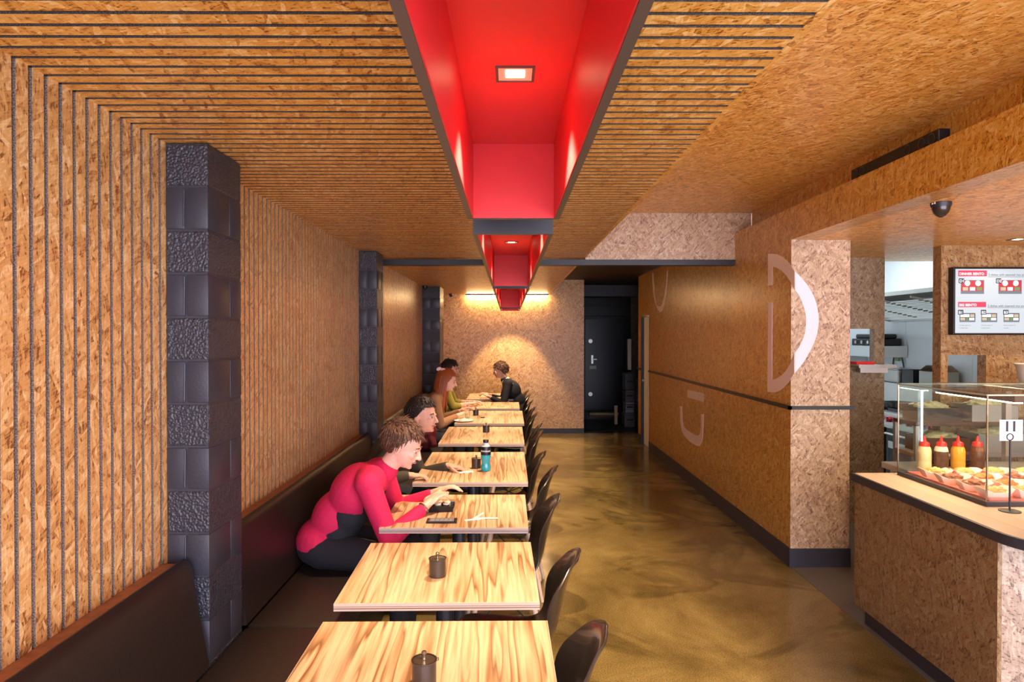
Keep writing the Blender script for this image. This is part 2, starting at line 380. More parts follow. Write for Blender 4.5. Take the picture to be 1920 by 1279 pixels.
    def build(s, name, mats, parent=None, smooth=False, fix=True, loc=None):
        if fix: bmesh.ops.recalc_face_normals(s.bm, faces=s.bm.faces)
        uvproj(s.bm)
        me = bpy.data.meshes.new(name); s.bm.to_mesh(me); s.bm.free()
        if not isinstance(mats, (list, tuple)): mats = [mats]
        for m in mats: me.materials.append(M[m] if isinstance(m, str) else m)
        if smooth:
            me.shade_smooth()
            me.set_sharp_from_angle(angle=R(smooth if smooth is not True else 180))
        o = bpy.data.objects.new(name, me); COL.objects.link(o)
        if loc is not None: o.location = loc
        if parent: o.parent = parent
        return o
def tag(o, label, cat, group=None, kind=None):
    if label: o['label'] = label
    if cat: o['category'] = cat
    if group: o['group'] = group
    if kind: o['kind'] = kind
    return o
def thing(name, label, cat, loc=(0, 0, 0), rz=0, group=None):
    o = bpy.data.objects.new(name, None); COL.objects.link(o); o.location = loc; o.rotation_euler = (0, 0, rz)
    o.empty_display_size = .1
    return tag(o, label, cat, group)
def struct(mb, name, mats, smooth=False):
    o = mb.build(name, mats, smooth=smooth); o['kind'] = 'structure'; return o
def dup(root, loc, rz, label=None, group=None):
    r = root.copy(); COL.objects.link(r); r.location = loc; r.rotation_euler = (0, 0, rz)
    if label: r['label'] = label
    if group: r['group'] = group
    for ch in list(root.children):
        c = ch.copy(); COL.objects.link(c); c.parent = r
        for g in list(ch.children):
            d = g.copy(); COL.objects.link(d); d.parent = c
    return r
def W(px, py, Y):
    return ((px-VX)*Y/F, H-(py-VY)*Y/F)
def text_bm(body, size, extrude=.0005, align='LEFT', bold=0):
    cu = bpy.data.curves.new('t', 'FONT'); cu.body = body; cu.size = size; cu.extrude = extrude; cu.align_x = align; cu.offset = bold
    o = bpy.data.objects.new('t', cu); COL.objects.link(o)
    dg = bpy.context.evaluated_depsgraph_get(); me = bpy.data.meshes.new_from_object(o.evaluated_get(dg))
    b = bmesh.new(); b.from_mesh(me)
    bpy.data.objects.remove(o); bpy.data.curves.remove(cu); bpy.data.meshes.remove(me)
    return b
# ------------------------------------------------------------------ dimensions of the place
XL, ZC, XS, XR = -1.25, 2.40, .67, 2.058
YF, YB = -1.6, 11.5                 # shopfront line behind the camera, back wall
YBM, ZU, XU, ZLEDGE, ZSOF, YP = 6.08, 2.81, 2.209, 2.63, 2.395, 4.863
PITCH, PH, GAP, DEP = .0585, 1.6914, .015, .012

# floor
mb = MB(); mb.box(XL-.15, XR, YF, YB, -.1, 0); struct(mb, 'floor', 'concrete')
mb = MB(); mb.box(XR+.004, 5.3, YF, YP+4.4, -.1, .0); struct(mb, 'floor_1', 'greyfloor')
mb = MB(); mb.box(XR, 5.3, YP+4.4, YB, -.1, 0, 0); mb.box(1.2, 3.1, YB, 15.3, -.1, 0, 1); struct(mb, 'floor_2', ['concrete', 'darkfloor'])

# left wall of battens, and the slatted ceiling that continues it
def grooves(y0, y1):
    k = math.ceil((y0-PH)/PITCH); out = []
    while PH+k*PITCH < y1: out.append(PH+k*PITCH); k += 1
    return out
mb = MB(); mb.box(XL-.15, XL-DEP, YF, YB, 0, ZC+.1, 1)
g = grooves(YF, YB); ed = [YF]+g+[YB]
for i in range(len(ed)-1):
    a, b = ed[i]+GAP/2, ed[i+1]-GAP/2; z0, z1 = .84, ZC
    if b-a < .01: continue
    P = lambda x, y, z: (x, y, z)
    mb.quad([P(XL, a, z0), P(XL, b, z0), P(XL, b, z1), P(XL, a, z1)], 0)
    mb.quad([P(XL, a, z0), P(XL, a, z1), P(XL-DEP, a, z1), P(XL-DEP, a, z0)], 1)
    mb.quad([P(XL, b, z0), P(XL-DEP, b, z0), P(XL-DEP, b, z1), P(XL, b, z1)], 1)
struct(mb, 'wall_left', ['osb_slat_wall', 'edge'])
mb = MB()
for i in range(len(ed)-1):
    a, b = ed[i]+GAP/2, ed[i+1]-GAP/2
    if b-a < .01: continue
    x0, x1, z = XL, XS, ZC
    mb.quad([(x0, a, z), (x0, b, z), (x1, b, z), (x1, a, z)], 0)
    mb.quad([(x0, a, z), (x1, a, z), (x1, a, z+DEP), (x0, a, z+DEP)], 1)
    mb.quad([(x0, b, z), (x0, b, z+DEP), (x1, b, z+DEP), (x1, b, z)], 1)
mb.box(XL-.15, XS-.001, YF, YB, ZC+DEP, ZC+.1, 1)
mb.box(XS-.001, XS+.02, YF, YB, ZC, ZU, 0)
struct(mb, 'ceiling', ['osb_slat', 'edge_shaded'])
mb = MB(); mb.box(XS+.021, XU+.2, YF, YBM+.05, ZU, ZU+.1, 0); struct(mb, 'ceiling_right', ['osb'])
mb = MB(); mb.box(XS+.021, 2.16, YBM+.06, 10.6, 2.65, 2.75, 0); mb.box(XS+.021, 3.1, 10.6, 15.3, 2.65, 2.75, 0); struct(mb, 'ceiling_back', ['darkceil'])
mb = MB(); mb.box(XU+.001, 5.3, YF, 6.3, ZSOF, ZSOF+.06, 0); struct(mb, 'ceiling_soffit', ['osb'])
# fascia over the aisle and the black steel strip beneath it
mb = MB(); mb.box(XS+.021, XU-.001, YBM, YBM+.05, 2.375, ZU, 0); struct(mb, 'wall_fascia', 'osb_daylit')
mb = MB(); mb.box(-1.235, 2.135, YBM-.015, YBM+.09, 2.335, 2.385, 0); struct(mb, 'trim_1', 'black_metal')

# right wall: boarded wall, pillar, header beam, ledge
mb = MB()
mb.box(XR, XR+.1, YP+.002, 9.78, 0, ZLEDGE, 0)
mb.box(XR, XR+.1, 9.78, 10.37, 1.99, ZLEDGE, 0); mb.box(XR, XR+.1, 10.37, 10.63, 0, ZLEDGE, 0)
mb.box(XR, XU, YF, YP+.002, ZSOF, ZLEDGE, 0)
mb.box(XR+.1, XU, YP+.002, YBM-.001, ZSOF+.1, ZLEDGE, 0)
mb.box(XU, XU+.1, YF, YBM, ZSOF+.07, ZU, 0)
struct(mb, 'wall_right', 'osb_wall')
mb = MB(); mb.box(XR+.0005, 2.49, YP, YP+.36, 0, ZSOF-.001, 0); struct(mb, 'wall_column', 'osb_daylit')
mb = MB(); mb.box(XR-.012, XR, YP-.012, 9.78, 0, .135); mb.box(XR-.012, XR, 10.37, 10.63, 0, .135)
struct(mb, 'baseboard_right', 'navy')
mb = MB(); mb.box(XR-.012, 2.495, YP-.014, YP-.0005, 0, .135); struct(mb, 'baseboard_column', 'navy')
mb = MB(); mb.box(XR-.022, XR-.0005, YP-.022, 9.78, 1.155, 1.18); mb.box(XR-.022, 2.52, YP-.022, YP-.0005, 1.155, 1.18)
mb.box(XR-.022, XR-.0005, 10.37, 10.63, 1.155, 1.18)
struct(mb, 'trim_2', 'black_metal')

# back wall
mb = MB(); mb.box(XL, 1.288, YB, YB+.1, 0, 2.66); struct(mb, 'wall_back', osb('strand board back wall', rough=.38, coat=.1, off=(5.3, 3.2, 0), rot=80, sat=.92, gain=.98))
mb = MB(); mb.box(-1.0, 1.288, YB-.012, YB-.0005, 0, .085); struct(mb, 'baseboard_back', 'navy')

# corridor beyond
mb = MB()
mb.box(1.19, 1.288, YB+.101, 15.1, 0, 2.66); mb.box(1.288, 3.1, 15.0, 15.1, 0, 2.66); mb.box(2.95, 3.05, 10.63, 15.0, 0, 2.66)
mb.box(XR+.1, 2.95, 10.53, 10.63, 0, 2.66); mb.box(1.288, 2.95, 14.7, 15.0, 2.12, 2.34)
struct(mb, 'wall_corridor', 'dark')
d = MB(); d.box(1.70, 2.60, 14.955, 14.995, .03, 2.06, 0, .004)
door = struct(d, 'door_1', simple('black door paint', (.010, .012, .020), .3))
fr = MB()
fr.box(1.64, 1.69, 14.94, 14.998, 0, 2.11); fr.box(2.61, 2.66, 14.94, 14.998, 0, 2.11); fr.box(1.69, 2.61, 14.94, 14.998, 2.07, 2.11)
fr.build('frame', 'dark', door)
lk = MB(); lk.cone((1.82, 14.955, 1.56), (1.82, 14.93, 1.56), .045, .045, 20); lk.build('lock', 'steel', door, smooth=40)
lk = MB(); lk.cone((1.82, 14.955, .37), (1.82, 14.93, .37), .045, .045, 20); lk.build('lock', 'steel', door, smooth=40)
lk = MB(); lk.box(1.83, 1.89, 14.935, 14.955, 1.05, 1.25, 0, .008); lk.box(1.85, 1.96, 14.90, 14.92, 1.14, 1.165, 0, .005); lk.box(1.85, 1.87, 14.90, 14.955, 1.14, 1.165); lk.build('handle', 'steel', door)
lk = MB(); lk.box(1.80, 1.95, 14.95, 14.955, .93, 1.01); lk.build('sign_plate', 'paper', door)
# cream door beside the aisle
d = MB(); d.box(XR+.03, XR+.07, 9.80, 10.33, .01, 1.97, 0, .003); cd2 = struct(d, 'door_2', simple('cream gloss door', (.86, .84, .70), .35))
fr = MB(); fr.box(XR-.008, XR+.1, 10.33, 10.369, 0, 1.989); fr.box(XR-.004, XR+.1, 9.781, 9.79, 0, 1.989); fr.build('frame', 'dark', cd2)
lk = MB(); lk.cone((XR+.03, 10.26, 1.0), (XR-.01, 10.26, 1.0), .02, .02, 12); lk.build('handle', 'steel', cd2, smooth=40)

# letters painted on the boarded wall and on the column
def on_wall(px, py, e=.003):
    Y = XR*F/(px-VX); return (XR-e, Y, H-(py-VY)*Y/F)
def on_col(px, py, e=.003):
    Y = YP; return ((px-VX)*Y/F, Y-e, H-(py-VY)*Y/F)
def letter_poly(pts, fn, mb, mi):
    pts = [fn(*p) for p in pts]
    off = Vector((.0028, 0, 0)) if fn is on_wall else Vector((0, .0028, 0))
    A = [mb.bm.verts.new(p) for p in pts]; B = [mb.bm.verts.new(Vector(p)+off) for p in pts]
    f = mb.bm.faces.new(A); f.material_index = mi
    n = len(A)
    for i in range(n):
        q = mb.bm.faces.new((A[i], A[(i+1) % n], B[(i+1) % n], B[i])); q.material_index = mi
def arcs(outer, inner, fn, mb, mi):
    # strip between two polylines of equal length
    for i in range(len(outer)-1):
        letter_poly([outer[i], outer[i+1], inner[i+1], inner[i]], fn, mb, mi)
mb = MB()
letter_poly([(1440.8, 476), (1449, 475.8), (1449, 534.5), (1440.8, 535.5)], on_wall, mb, 0)
letter_poly([(1440.8, 567), (1449, 567), (1449, 736), (1440.8, 735.5)], on_wall, mb, 0)
arcs([(1449, 475.8), (1458, 477), (1467, 481), (1476, 488), (1484, 498), (1491, 509)], [(1449, 499.5), (1457, 502), (1466, 507), (1475, 516), (1483, 528), (1491, 544)], on_wall, mb, 0)
arcs([(1449, 736), (1457, 735.5), (1466, 731), (1474, 724), (1483, 713), (1491, 700)], [(1449, 712.5), (1457, 710.5), (1466, 705), (1474, 697), (1483, 683), (1491, 662)], on_wall, mb, 0)
o_ = [(1491.3, 509), (1502, 520), (1514, 534), (1524, 550), (1531, 568), (1535.5, 590), (1536, 606), (1533, 626), (1528, 641), (1520, 658), (1508, 679), (1491.3, 700)]
i_ = [(1491.3, 544), (1498, 553), (1504, 566), (1508, 577), (1511, 588), (1512, 598), (1512, 606), (1511, 617), (1509, 628), (1505, 639), (1499, 651), (1491.3, 662)]
arcs(o_, i_, on_col, mb, 1)
tag(mb.build('painted_letter', ['paint_letter', 'paint_letter_daylit'], fix=False), 'large white letter D painted across boarded wall and column', 'letter')
mb = MB()
arcs([(1225, 512), (1226, 530), (1228, 552), (1231, 570), (1234, 581), (1238, 586), (1242, 583), (1246, 571), (1249, 553), (1251, 532), (1252.5, 507)],
     [(1223, 512), (1223.5, 530), (1225.5, 552), (1228.5, 567), (1232, 573), (1238, 575), (1241, 572), (1244, 563), (1247, 549), (1249.5, 530), (1251, 507)], on_wall, mb, 0)
tag(mb.build('painted_letter', ['paint_letter'], fix=False), 'thin curved letter painted high on boarded wall near the dark ceiling', 'letter')
mb = MB()
letter_poly([(1290, 731), (1320, 737.5), (1320, 754), (1290, 745.5)], on_wall, mb, 0)
arcs([(1276, 762), (1276.5, 790), (1279, 808), (1286, 820), (1295, 829), (1306, 836), (1312, 837.5), (1316, 833), (1319, 820), (1320, 777)],
     [(1279.3, 763), (1279.8, 788), (1282, 799), (1287, 805), (1295, 811), (1306, 817), (1310, 818), (1313, 815), (1315.3, 806), (1315.6, 777)], on_wall, mb, 0)
tag(mb.build('painted_letter', ['paint_letter'], fix=False), 'low hooked letter with bar painted on boarded wall below the black strip', 'letter')

# ------------------------------------------------------------------ brick piers
def pier(y0, y1, xf, label, zb):
    t = thing('brick_pier', label, 'pier', ((XL+xf)/2, y0, 0))
    ox, oy = (XL+xf)/2, y0
    mb = MB(); mb.box(XL-ox+.002, xf-ox-.003, .004, y1-y0-.003, 0, ZC-.004, 0); mb.build('mortar_core', 'block', t)
    z = ZC-.003; c = 0; smooth = MB(); rough = MB(); w = xf-XL
    while z > 0:
        z0 = max(0, z-.158); tgt, bv = (rough, .006) if c % 2 == 0 else (smooth, .004)
        x0, x1 = XL+.002-ox, xf-ox
        if c % 2 == 0:
            rough.box(x0, x1, 0, y1-y0, z0+.004, z-.004, 0, bv); rough.build('split_face_course', 'block_rough', t); rough = MB()
        else:
            xm = x0+w*.46
            tgt.box(x0, xm-.003, 0, y1-y0, z0+.004, z-.004, 0, bv)
            tgt.box(xm+.003, x1, 0, (y1-y0)*.62, z0+.004, z-.004, 0, bv)
            tgt.box(xm+.003, x1, (y1-y0)*.62+.006, y1-y0, z0+.004, z-.004, 0, bv)
            tgt.tube([(xm-.006, -.001, z0+.012), (xm-.004, -.001, z-.012)], .0035, 6); smooth.build('smooth_course', 'block', t, smooth=30); smooth = MB()
        z -= .158; c += 1
    rough.bm.free(); smooth.bm.free()
    return t
pier(2.43, 2.73, -1.095, 'nearest dark grey painted block pier with rough and smooth courses', 0)
pier(5.54, 5.83, -1.099, 'middle dark grey block pier where the black ceiling strip begins', 0)
pier(9.58, 10.10, -.996, 'farthest dark block pier, plain-looking, close to the back wall', 0)

# ------------------------------------------------------------------ red light troughs
XC = .015
def trough(y0, y1, label):
    t = thing('light_trough', label, 'light trough', (XC, y0, 2.11), group='red light troughs along the ceiling')
    L = y1-y0; h = ZC-2.11-.001; w = .163; k = .018
    s = MB()
    s.box(-w, -w+k, 0, L, 0, h, 0); s.box(w-k, w, 0, L, 0, h, 0); s.box(-w+k, w-k, 0, k, 0, h, 0); s.box(-w+k, w-k, L-k, L, 0, h, 0)
    for f in s.bm.faces:
        if f.calc_center_median().z < .001: f.material_index = 1
    s.build('outer_casing', ['black_metal', 'bronze'], t)
    r = MB(); q = .003; zt = 2.372-2.11
    r.box(-w+k, -w+k+q, k, L-k, .002, zt, 0); r.box(w-k-q, w-k, k, L-k, .002, zt, 0)
    r.box(-w+k, w-k, k, k+q, .002, zt, 0); r.box(-w+k, w-k, L-k-q, L-k, .002, zt, 0); r.box(-w+k, w-k, k, L-k, zt, zt+.01, 0)
    r.build('red_lining', 'red', t)
    return t
trough(-1.4, 2.373, 'nearest red-lined black light trough running overhead')
trough(2.719, 5.644, 'second red-lined light trough, beyond the nearest one, black front plate')
trough(5.911, 10.05, 'third red-lined light trough, past the black ceiling strip')
trough(10.40, 11.39, 'farthest and smallest red-lined light trough by the back wall')

warm = (1.0, .71, .43)
E_lamp = emat('warm downlight lens', (1.0, .80, .50), 6)
def downlight(x, y, z, label, power, angle=88, group='square downlights in the red troughs', col=warm, tilt=0):
    t = thing('downlight', label, 'downlight', (x, y, z), group=group)
    f = MB(); a, b = .050, .043
    for s in (-1, 1):
        f.box(-a, a, s*a-(.007 if s > 0 else 0), s*a+(.007 if s < 0 else 0), -.004, .0, 0)
        f.box(s*a-(.007 if s > 0 else 0), s*a+(.007 if s < 0 else 0), -b, b, -.004, .0, 0)
    f.build('frame', 'bronze', t)
    rf = MB()
    for i in range(4):
        q = Matrix.Rotation(i*math.pi/2, 3, 'Z')
        rf.quad([q @ Vector(p) for p in ((-b, -b, -.002), (b, -b, -.002), (.024, -.024, -.0005), (-.024, -.024, -.0005))])
    rf.build('reflector', simple('satin reflector', (.80, .72, .55), .4) if 'refl' not in M else M['refl'], t, fix=False)
    ln = MB(); ln.box(-.024, .024, -.024, .024, -.0018, -.0008, 0); ln.build('lamp', E_lamp, t)
    ld = bpy.data.lights.new('downlight_beam', 'SPOT'); ld.energy = power; ld.color = col; ld.spot_size = R(angle); ld.spot_blend = .35; ld.shadow_soft_size = .025
    lo = bpy.data.objects.new('downlight_beam', ld); COL.objects.link(lo); lo.location = (0, 0, -.012); lo.parent = t
    return t
M['refl'] = simple('satin reflector', (.80, .72, .55), .4)
ZD = 2.372
PW = 94
for y, lb in ((.3, 'square downlight overhead at the near end of the nearest red trough'), (1.72, 'largest square downlight, in the nearest red trough'), (3.25, 'square downlight at the near end of the second red trough'), (4.84, 'small square downlight seen in the middle of the second red trough'),
              (6.45, 'square downlight at the near end of the third red trough'), (8.0, 'square downlight midway along the third red trough'), (9.4, 'square downlight at the far end of the third red trough'), (10.9, 'square downlight in the farthest red trough')):
    downlight(XC, y, ZD, lb, PW)

# strip light against the back wall
t = thing('strip_light', 'glowing warm strip light along the top of the back wall', 'strip light', (0, 11.44, 2.39))
s = MB(); s.box(-.75, .67, -.035, .035, -.012, .009); s.build('housing', 'bronze', t)
s = MB(); s.box(-.73, .655, -.025, .03, -.032, -.012, 0, .004); s.build('diffuser', emat('warm strip diffuser', (1, .72, .38), 38), t)

# security cameras
def dome(loc, sc, label, flip=1):
    t = thing('security_camera', label, 'camera', loc, group=None)
    m = MB(); m.lathe([(0, 0), (.050, 0), (.050, -.012), (.046, -.022), (.046, -.024)], seg=28); o = m.build('mount_ring', 'black_metal', t, smooth=40)
    m = MB(); m.lathe([(.044, -.022), (.043, -.036), (.036, -.054), (.022, -.070), (.008, -.078), (0, -.079)], seg=28); o2 = m.build('dome', 'shell', t, smooth=80)
    m = MB(); m.box(-.052, -.0485, -.012, .000, -.012, -.004); m.box(-.052, -.0485, -.030, -.024, -.012, -.004); m.build('marking', 'paper', t)
    t.scale = (sc, sc, sc)
    return t
dome((2.268, 3.5, ZSOF), 1.0, 'black dome security camera under the boarded soffit above the counter')
dome((-1.20, 9.50, 2.398), .75, 'small black security camera on the farthest block pier')
dome((-.99, 11.3, 2.398), .75, 'small black security camera in the corner of the back wall')

# black bar with round sockets lying on the ledge
t = thing('speaker_bar', 'black bar with round rings resting on the ledge above the counter opening', 'bar', (2.115, 3.24, ZLEDGE))
m = MB(); m.box(-.03, .03, 0, .83, 0, .075, 0, .006); m.build('housing', 'dark', t)
for y in (.05, .13, .25, .62+.08, .77):
    m = MB()
    pts = [(-.032, y+.026*math.cos(a*math.pi/8), .038+.026*math.sin(a*math.pi/8)) for a in range(17)]
    m.tube(pts, .003, 6); m.build('ring', 'tin', t)

# ------------------------------------------------------------------ bench
t = thing('booth_bench', 'long dark brown vinyl booth bench along the slatted wall', 'bench', (-1.18, 0, 0))
def bt(x): return x+1.18
m = MB(); m.box(bt(-.985), bt(-.76), YF, 11.45, 0, .38); m.build('base', 'dark', t)
y = YF
for a, b in ((YF, .9), (.905, 2.74), (2.745, 4.6), (4.605, 6.4), (6.405, 8.2), (8.205, 9.9), (9.905, 11.44)):
    m = MB(); m.box(bt(-1.09 if b < 9 else -1.0), bt(-.70), a, b, .381, .50, 0, .02); m.build('seat_cushion', 'vinyl', t, smooth=35)
prof = [(-1.198, .50), (-1.198, .86), (-1.190, .884), (-1.172, .893), (-1.154, .884), (-1.143, .86), (-1.12, .70), (-1.085, .52), (-1.085, .50)]
for a, b in ((YF, 2.40), (2.745, 5.51), (5.85, 9.55), (10.13, 11.44)):
    m = MB(); m.prism([(bt(x), z) for x, z in prof], lambda x, z, tt: (x, tt, z), a, b); m.build('backrest', 'vinyl', t, smooth=50)
    m = MB(); m.box(bt(XL+.001), bt(-1.2), a if a > 0 else YF, b, .835, .876, 0, .002); m.build('top_rail', 'rail', t)

# ------------------------------------------------------------------ tables
def canister(loc, label, rz=0):
    t = thing('sauce_canister', label, 'canister', loc, rz)
    m = MB(); m.lathe([(0, 0), (.031, 0), (.033, .002), (.033, .066), (.035, .068), (.035, .071), (.031, .071), (.031, .060), (0, .060)], seg=32)
    m.build('pot', 'tin', t, smooth=40)
    m = MB(); m.lathe([(.0305, .0605), (.0305, .0685), (.030, .070), (.012, .0715), (.006, .0725), (.0055, .080), (.0075, .084), (.0075, .090), (.005, .0935), (0, .094)], seg=28)
    m.build('lid', 'tin_lid', t, smooth=35)
    m = MB(); m.tube([(.033, 0, .060), (.040, 0, .062), (.040, 0, .068), (.033, 0, .069)], .0018, 6); m.build('catch', 'tin_lid', t)
    return t
def table(xc, y0, y1, w, rz, label, double=False):
    d = y1-y0; t = thing('cafe_table', label, 'table', (xc, (y0+y1)/2, 0), R(rz), group=None)
    m = MB(); m.box(-w/2+.002, w/2-.002, -d/2+.002, d/2-.002, .727, .75, 0, .001); m.build('tabletop', 'table', t)
    e = MB()
    for z0, z1, mi in ((.722, .7285, 0), (.7285, .7325, 1), (.7325, .7365, 0), (.7365, .7385, 1), (.7385, .7488, 0)):
        e.box(-w/2, w/2, -d/2, -d/2+.002, z0, z1, mi); e.box(-w/2, w/2, d/2-.002, d/2, z0, z1, mi)
        e.box(-w/2, -w/2+.002, -d/2+.002, d/2-.002, z0, z1, mi); e.box(w/2-.002, w/2, -d/2+.002, d/2-.002, z0, z1, mi)
    e.build('edge_banding', ['edgeband', 'edgeline'], t)
    for yy in ([-d/4, d/4] if double else [0]):
        p = MB(); p.cone((0, yy, .02), (0, yy, .71), .036, .036, 24); p.box(-.16, .16, yy-.03, yy+.03, .708, .7265, 0, .002); p.box(-.03, .03, yy-.16, yy+.16, .708, .7265, 0, .002)
        p.build('pedestal', 'ped', t, smooth=40)
        p = MB(); p.lathe([(0, 0), (.215, 0), (.215, .010), (.20, .016), (.05, .026), (.036, .034), (0, .034)], at=(0, yy, 0), seg=36); p.build('foot_plate', 'ped', t, smooth=40)
    return t
TB = [(-.242, 1.515, 2.207, .744, .5, 'nearest cafe table with zebra-grain top, cut off by the frame', 0),
      (-.262, 2.356, 3.045, .73, .9, 'second nearest cafe table, bare but for one canister', 0),
      (-.274, 3.275, 3.958, .735, 0, 'cafe table holding sushi tray, phone and paper wrapper', 0),
      (-.252, 4.287, 5.398, .745, 0, 'long cafe table with blue drink bottle, in front of dark-haired man', 1),
      (-.245, 5.83, 6.884, .755, 0, 'long cafe table behind the blue bottle, only one canister on it', 1),
      (-.215, 7.153, 8.33, .75, 0, 'cafe table with plates where the red-haired woman eats', 1),
      (-.246, 8.60, 9.42, .76, 0, 'bare cafe table, second from the back wall', 0),
      (-.256, 9.84, 10.84, .764, 0, 'farthest bare cafe table at the back wall', 0)]
for a in TB: table(*a[:6], double=bool(a[6]))
canister((-.231, 1.80, .75), 'dark sauce canister with knob lid on the nearest table', R(20))
canister((-.283, 2.62, .75), 'dark sauce canister on the second nearest table', R(50))
canister((-.236, 4.75, .75), 'dark sauce canister beside the blue drink bottle', R(10))
canister((-.226, 6.50, .75), 'dark sauce canister on the table behind the blue bottle', R(80))
canister((-.395, 7.86, .75), 'dark sauce canister by the red-haired woman', R(30))

# chairs
def chair_shell():
    prof = [(.215, .432, .165), (.205, .446, .19), (.17, .452, .205), (.09, .446, .215), (0, .440, .218), (-.08, .440, .216), (-.145, .452, .212), (-.185, .480, .207), (-.208, .53, .200), (-.222, .59, .190), (-.236, .65, .178), (-.250, .71, .160), (-.266, .755, .137), (-.280, .795, .108), (-.293, .820, .088), (-.304, .833, .066), (-.310, .838, .038)]
    nv = 18; b = bmesh.new(); g = []
    for i, (f, z, w) in enumerate(prof):
        t = min(1, max(0, (i-4)/6)); row = []
        for j in range(nv+1):
            v = -1+2*j/nv; a = abs(v)**2.2
            x = f + t*.062*a*max(0, min(1, 1-(i-10)/5)) - (1-t)*.012*a*(1 if i < 3 else 0); zz = z + (1-t)*.030*a + (.0 if i < 12 else -.012*a)
            row.append(b.verts.new((x, w*v, zz)))
        g.append(row)
    for i in range(len(g)-1):
        for j in range(nv): b.faces.new((g[i][j], g[i][j+1], g[i+1][j+1], g[i+1][j]))
    return b
def to_obj(bm, name, mat, parent, mods, smooth=180):
    me = bpy.data.meshes.new(name); bm.to_mesh(me); bm.free()
    o = bpy.data.objects.new(name, me); COL.objects.link(o)
    for ty, kw in mods:
        md = o.modifiers.new(ty, ty)
        for k, v in kw.items(): setattr(md, k, v)
    dg = bpy.context.evaluated_depsgraph_get(); dg.update()
    me2 = bpy.data.meshes.new_from_object(o.evaluated_get(dg)); o.modifiers.clear(); o.data = me2; bpy.data.meshes.remove(me)
    me2.name = name; me2.materials.clear()
    for m_ in (mat if isinstance(mat, (list, tuple)) else [mat]): me2.materials.append(M[m_] if isinstance(m_, str) else m_)
    me2.shade_smooth()
    if smooth < 180: me2.set_sharp_from_angle(angle=R(smooth))
    if parent: o.parent = parent
    return o
def make_chair():
    t = thing('shell_chair', '', 'chair')
    to_obj(chair_shell(), 'seat_shell', 'shell', t, [('SUBSURF', dict(levels=1)), ('SOLIDIFY', dict(thickness=.009, offset=-1)), ('BEVEL', dict(width=.003, segments=2, limit_method='ANGLE', angle_limit=1.0))], 180)
    m = MB(); m.box(-.12, .13, -.13, .13, .405, .422, 0, .004); m.build('seat_mount', 'ped', t)
    for sx in (-1, 1):
        for sy in (-1, 1):
            m = MB(); m.cone((sx*.125, sy*.125, .415), (sx*.215, sy*.205, 0), .017, .011, 14); m.build('leg', 'beech', t, smooth=50)
    m = MB()
    for s in (-1, 1):
        m.tube([(-.175, s*.172, .17), (.135, -s*.135, .36)], .004, 6); m.tube([(.175, s*.172, .17), (-.135, -s*.135, .36)], .004, 6)
    m.build('wire_brace', 'ped', t)
    return t
ch0 = make_chair()
CH = [(-.02, 1.98, 'nearest black shell chair, cut off by the bottom of the frame'),
      (-.025, 2.70, 'black shell chair at the second nearest table'),
      (-.035, 3.60, 'black shell chair at the table with the sushi tray'),
      (.01, 4.44, 'nearer of the two black shell chairs at the blue bottle table'),
      (-.04, 4.95, 'farther of the two black shell chairs at the blue bottle table'),
      (-.005, 6.04, 'nearer black shell chair at the table behind the blue bottle'),
      (.01, 6.55, 'farther black shell chair at the table behind the blue bottle'),
      (.005, 7.46, 'nearer black shell chair opposite the red-haired woman'),
      (.0, 8.0, 'farther black shell chair opposite the red-haired woman'),
      (.0, 8.85, 'black shell chair at the bare second-last table'),
      (.02, 9.98, 'black shell chair under the seated person by the back wall'),
      (.0, 10.6, 'last black shell chair at the farthest table')]
for i, (x, y, lb) in enumerate(CH):
    rz = math.pi + R([2, -3, 4, -4, 3, 2, -3, 0, 3, -2, 0, 2][i])
    if i == 0: ch0.location = (x, y, 0); ch0.rotation_euler = (0, 0, rz); ch0['label'] = lb
    else: dup(ch0, (x, y, 0), rz, lb)
# ------------------------------------------------------------------ service counter
CX, CZ = 2.058, .875
t = thing('service_counter', 'strand board service counter with pale top and dark rounded edge', 'counter', (CX, 2.51, 0))
def ct(x, y, z=0): return (x-CX, y-2.51, z)
m = MB(); m.box(0, .018, 2.793-2.51, 3.955-2.51, .10, CZ-.045); m.build('side_panel', 'osb_shaded', t)
m = MB(); m.box(.0185, 2.9, 2.793-2.51, 2.811-2.51, .10, CZ-.045); m.build('front_panel', osb('strand board counter front', rough=.5, off=(2.2, 8.1, 0), rot=15, sat=.42, gain=.80), t)  # front board greyed: daylight falling on this face is put into its colour
m = MB(); m.box(.035, 2.9, 2.84-2.51, 3.90-2.51, 0, .0995); m.box(.0185, 2.9, 2.812-2.51, 3.955-2.51, .10, CZ-.045)
m.build('plinth', 'steelpaint', t)
out = [(0-.012, 3.975-2.51)]; r = .28; x0 = -.012
for k in range(0, 13):
    a = math.pi + k*math.pi/24; out.append((x0+r+r*math.cos(a), (2.79-2.51)+r*math.sin(a)))
out += [(2.9, 0), (2.9, 3.975-2.51)]
m = MB(); m.prism(out, lambda a, b, z: (a, b, z), CZ-.045, CZ-.002); m.build('edge_trim', 'steelpaint', t, smooth=30)
ins = [(x0+.012, 3.970-2.51)]
for k in range(0, 13):
    a = math.pi + k*math.pi/24; rr = r-.012; ins.append((x0+r+rr*math.cos(a), (2.79-2.51)+rr*math.sin(a)))
ins += [(2.9, .012), (2.9, 3.970-2.51)]
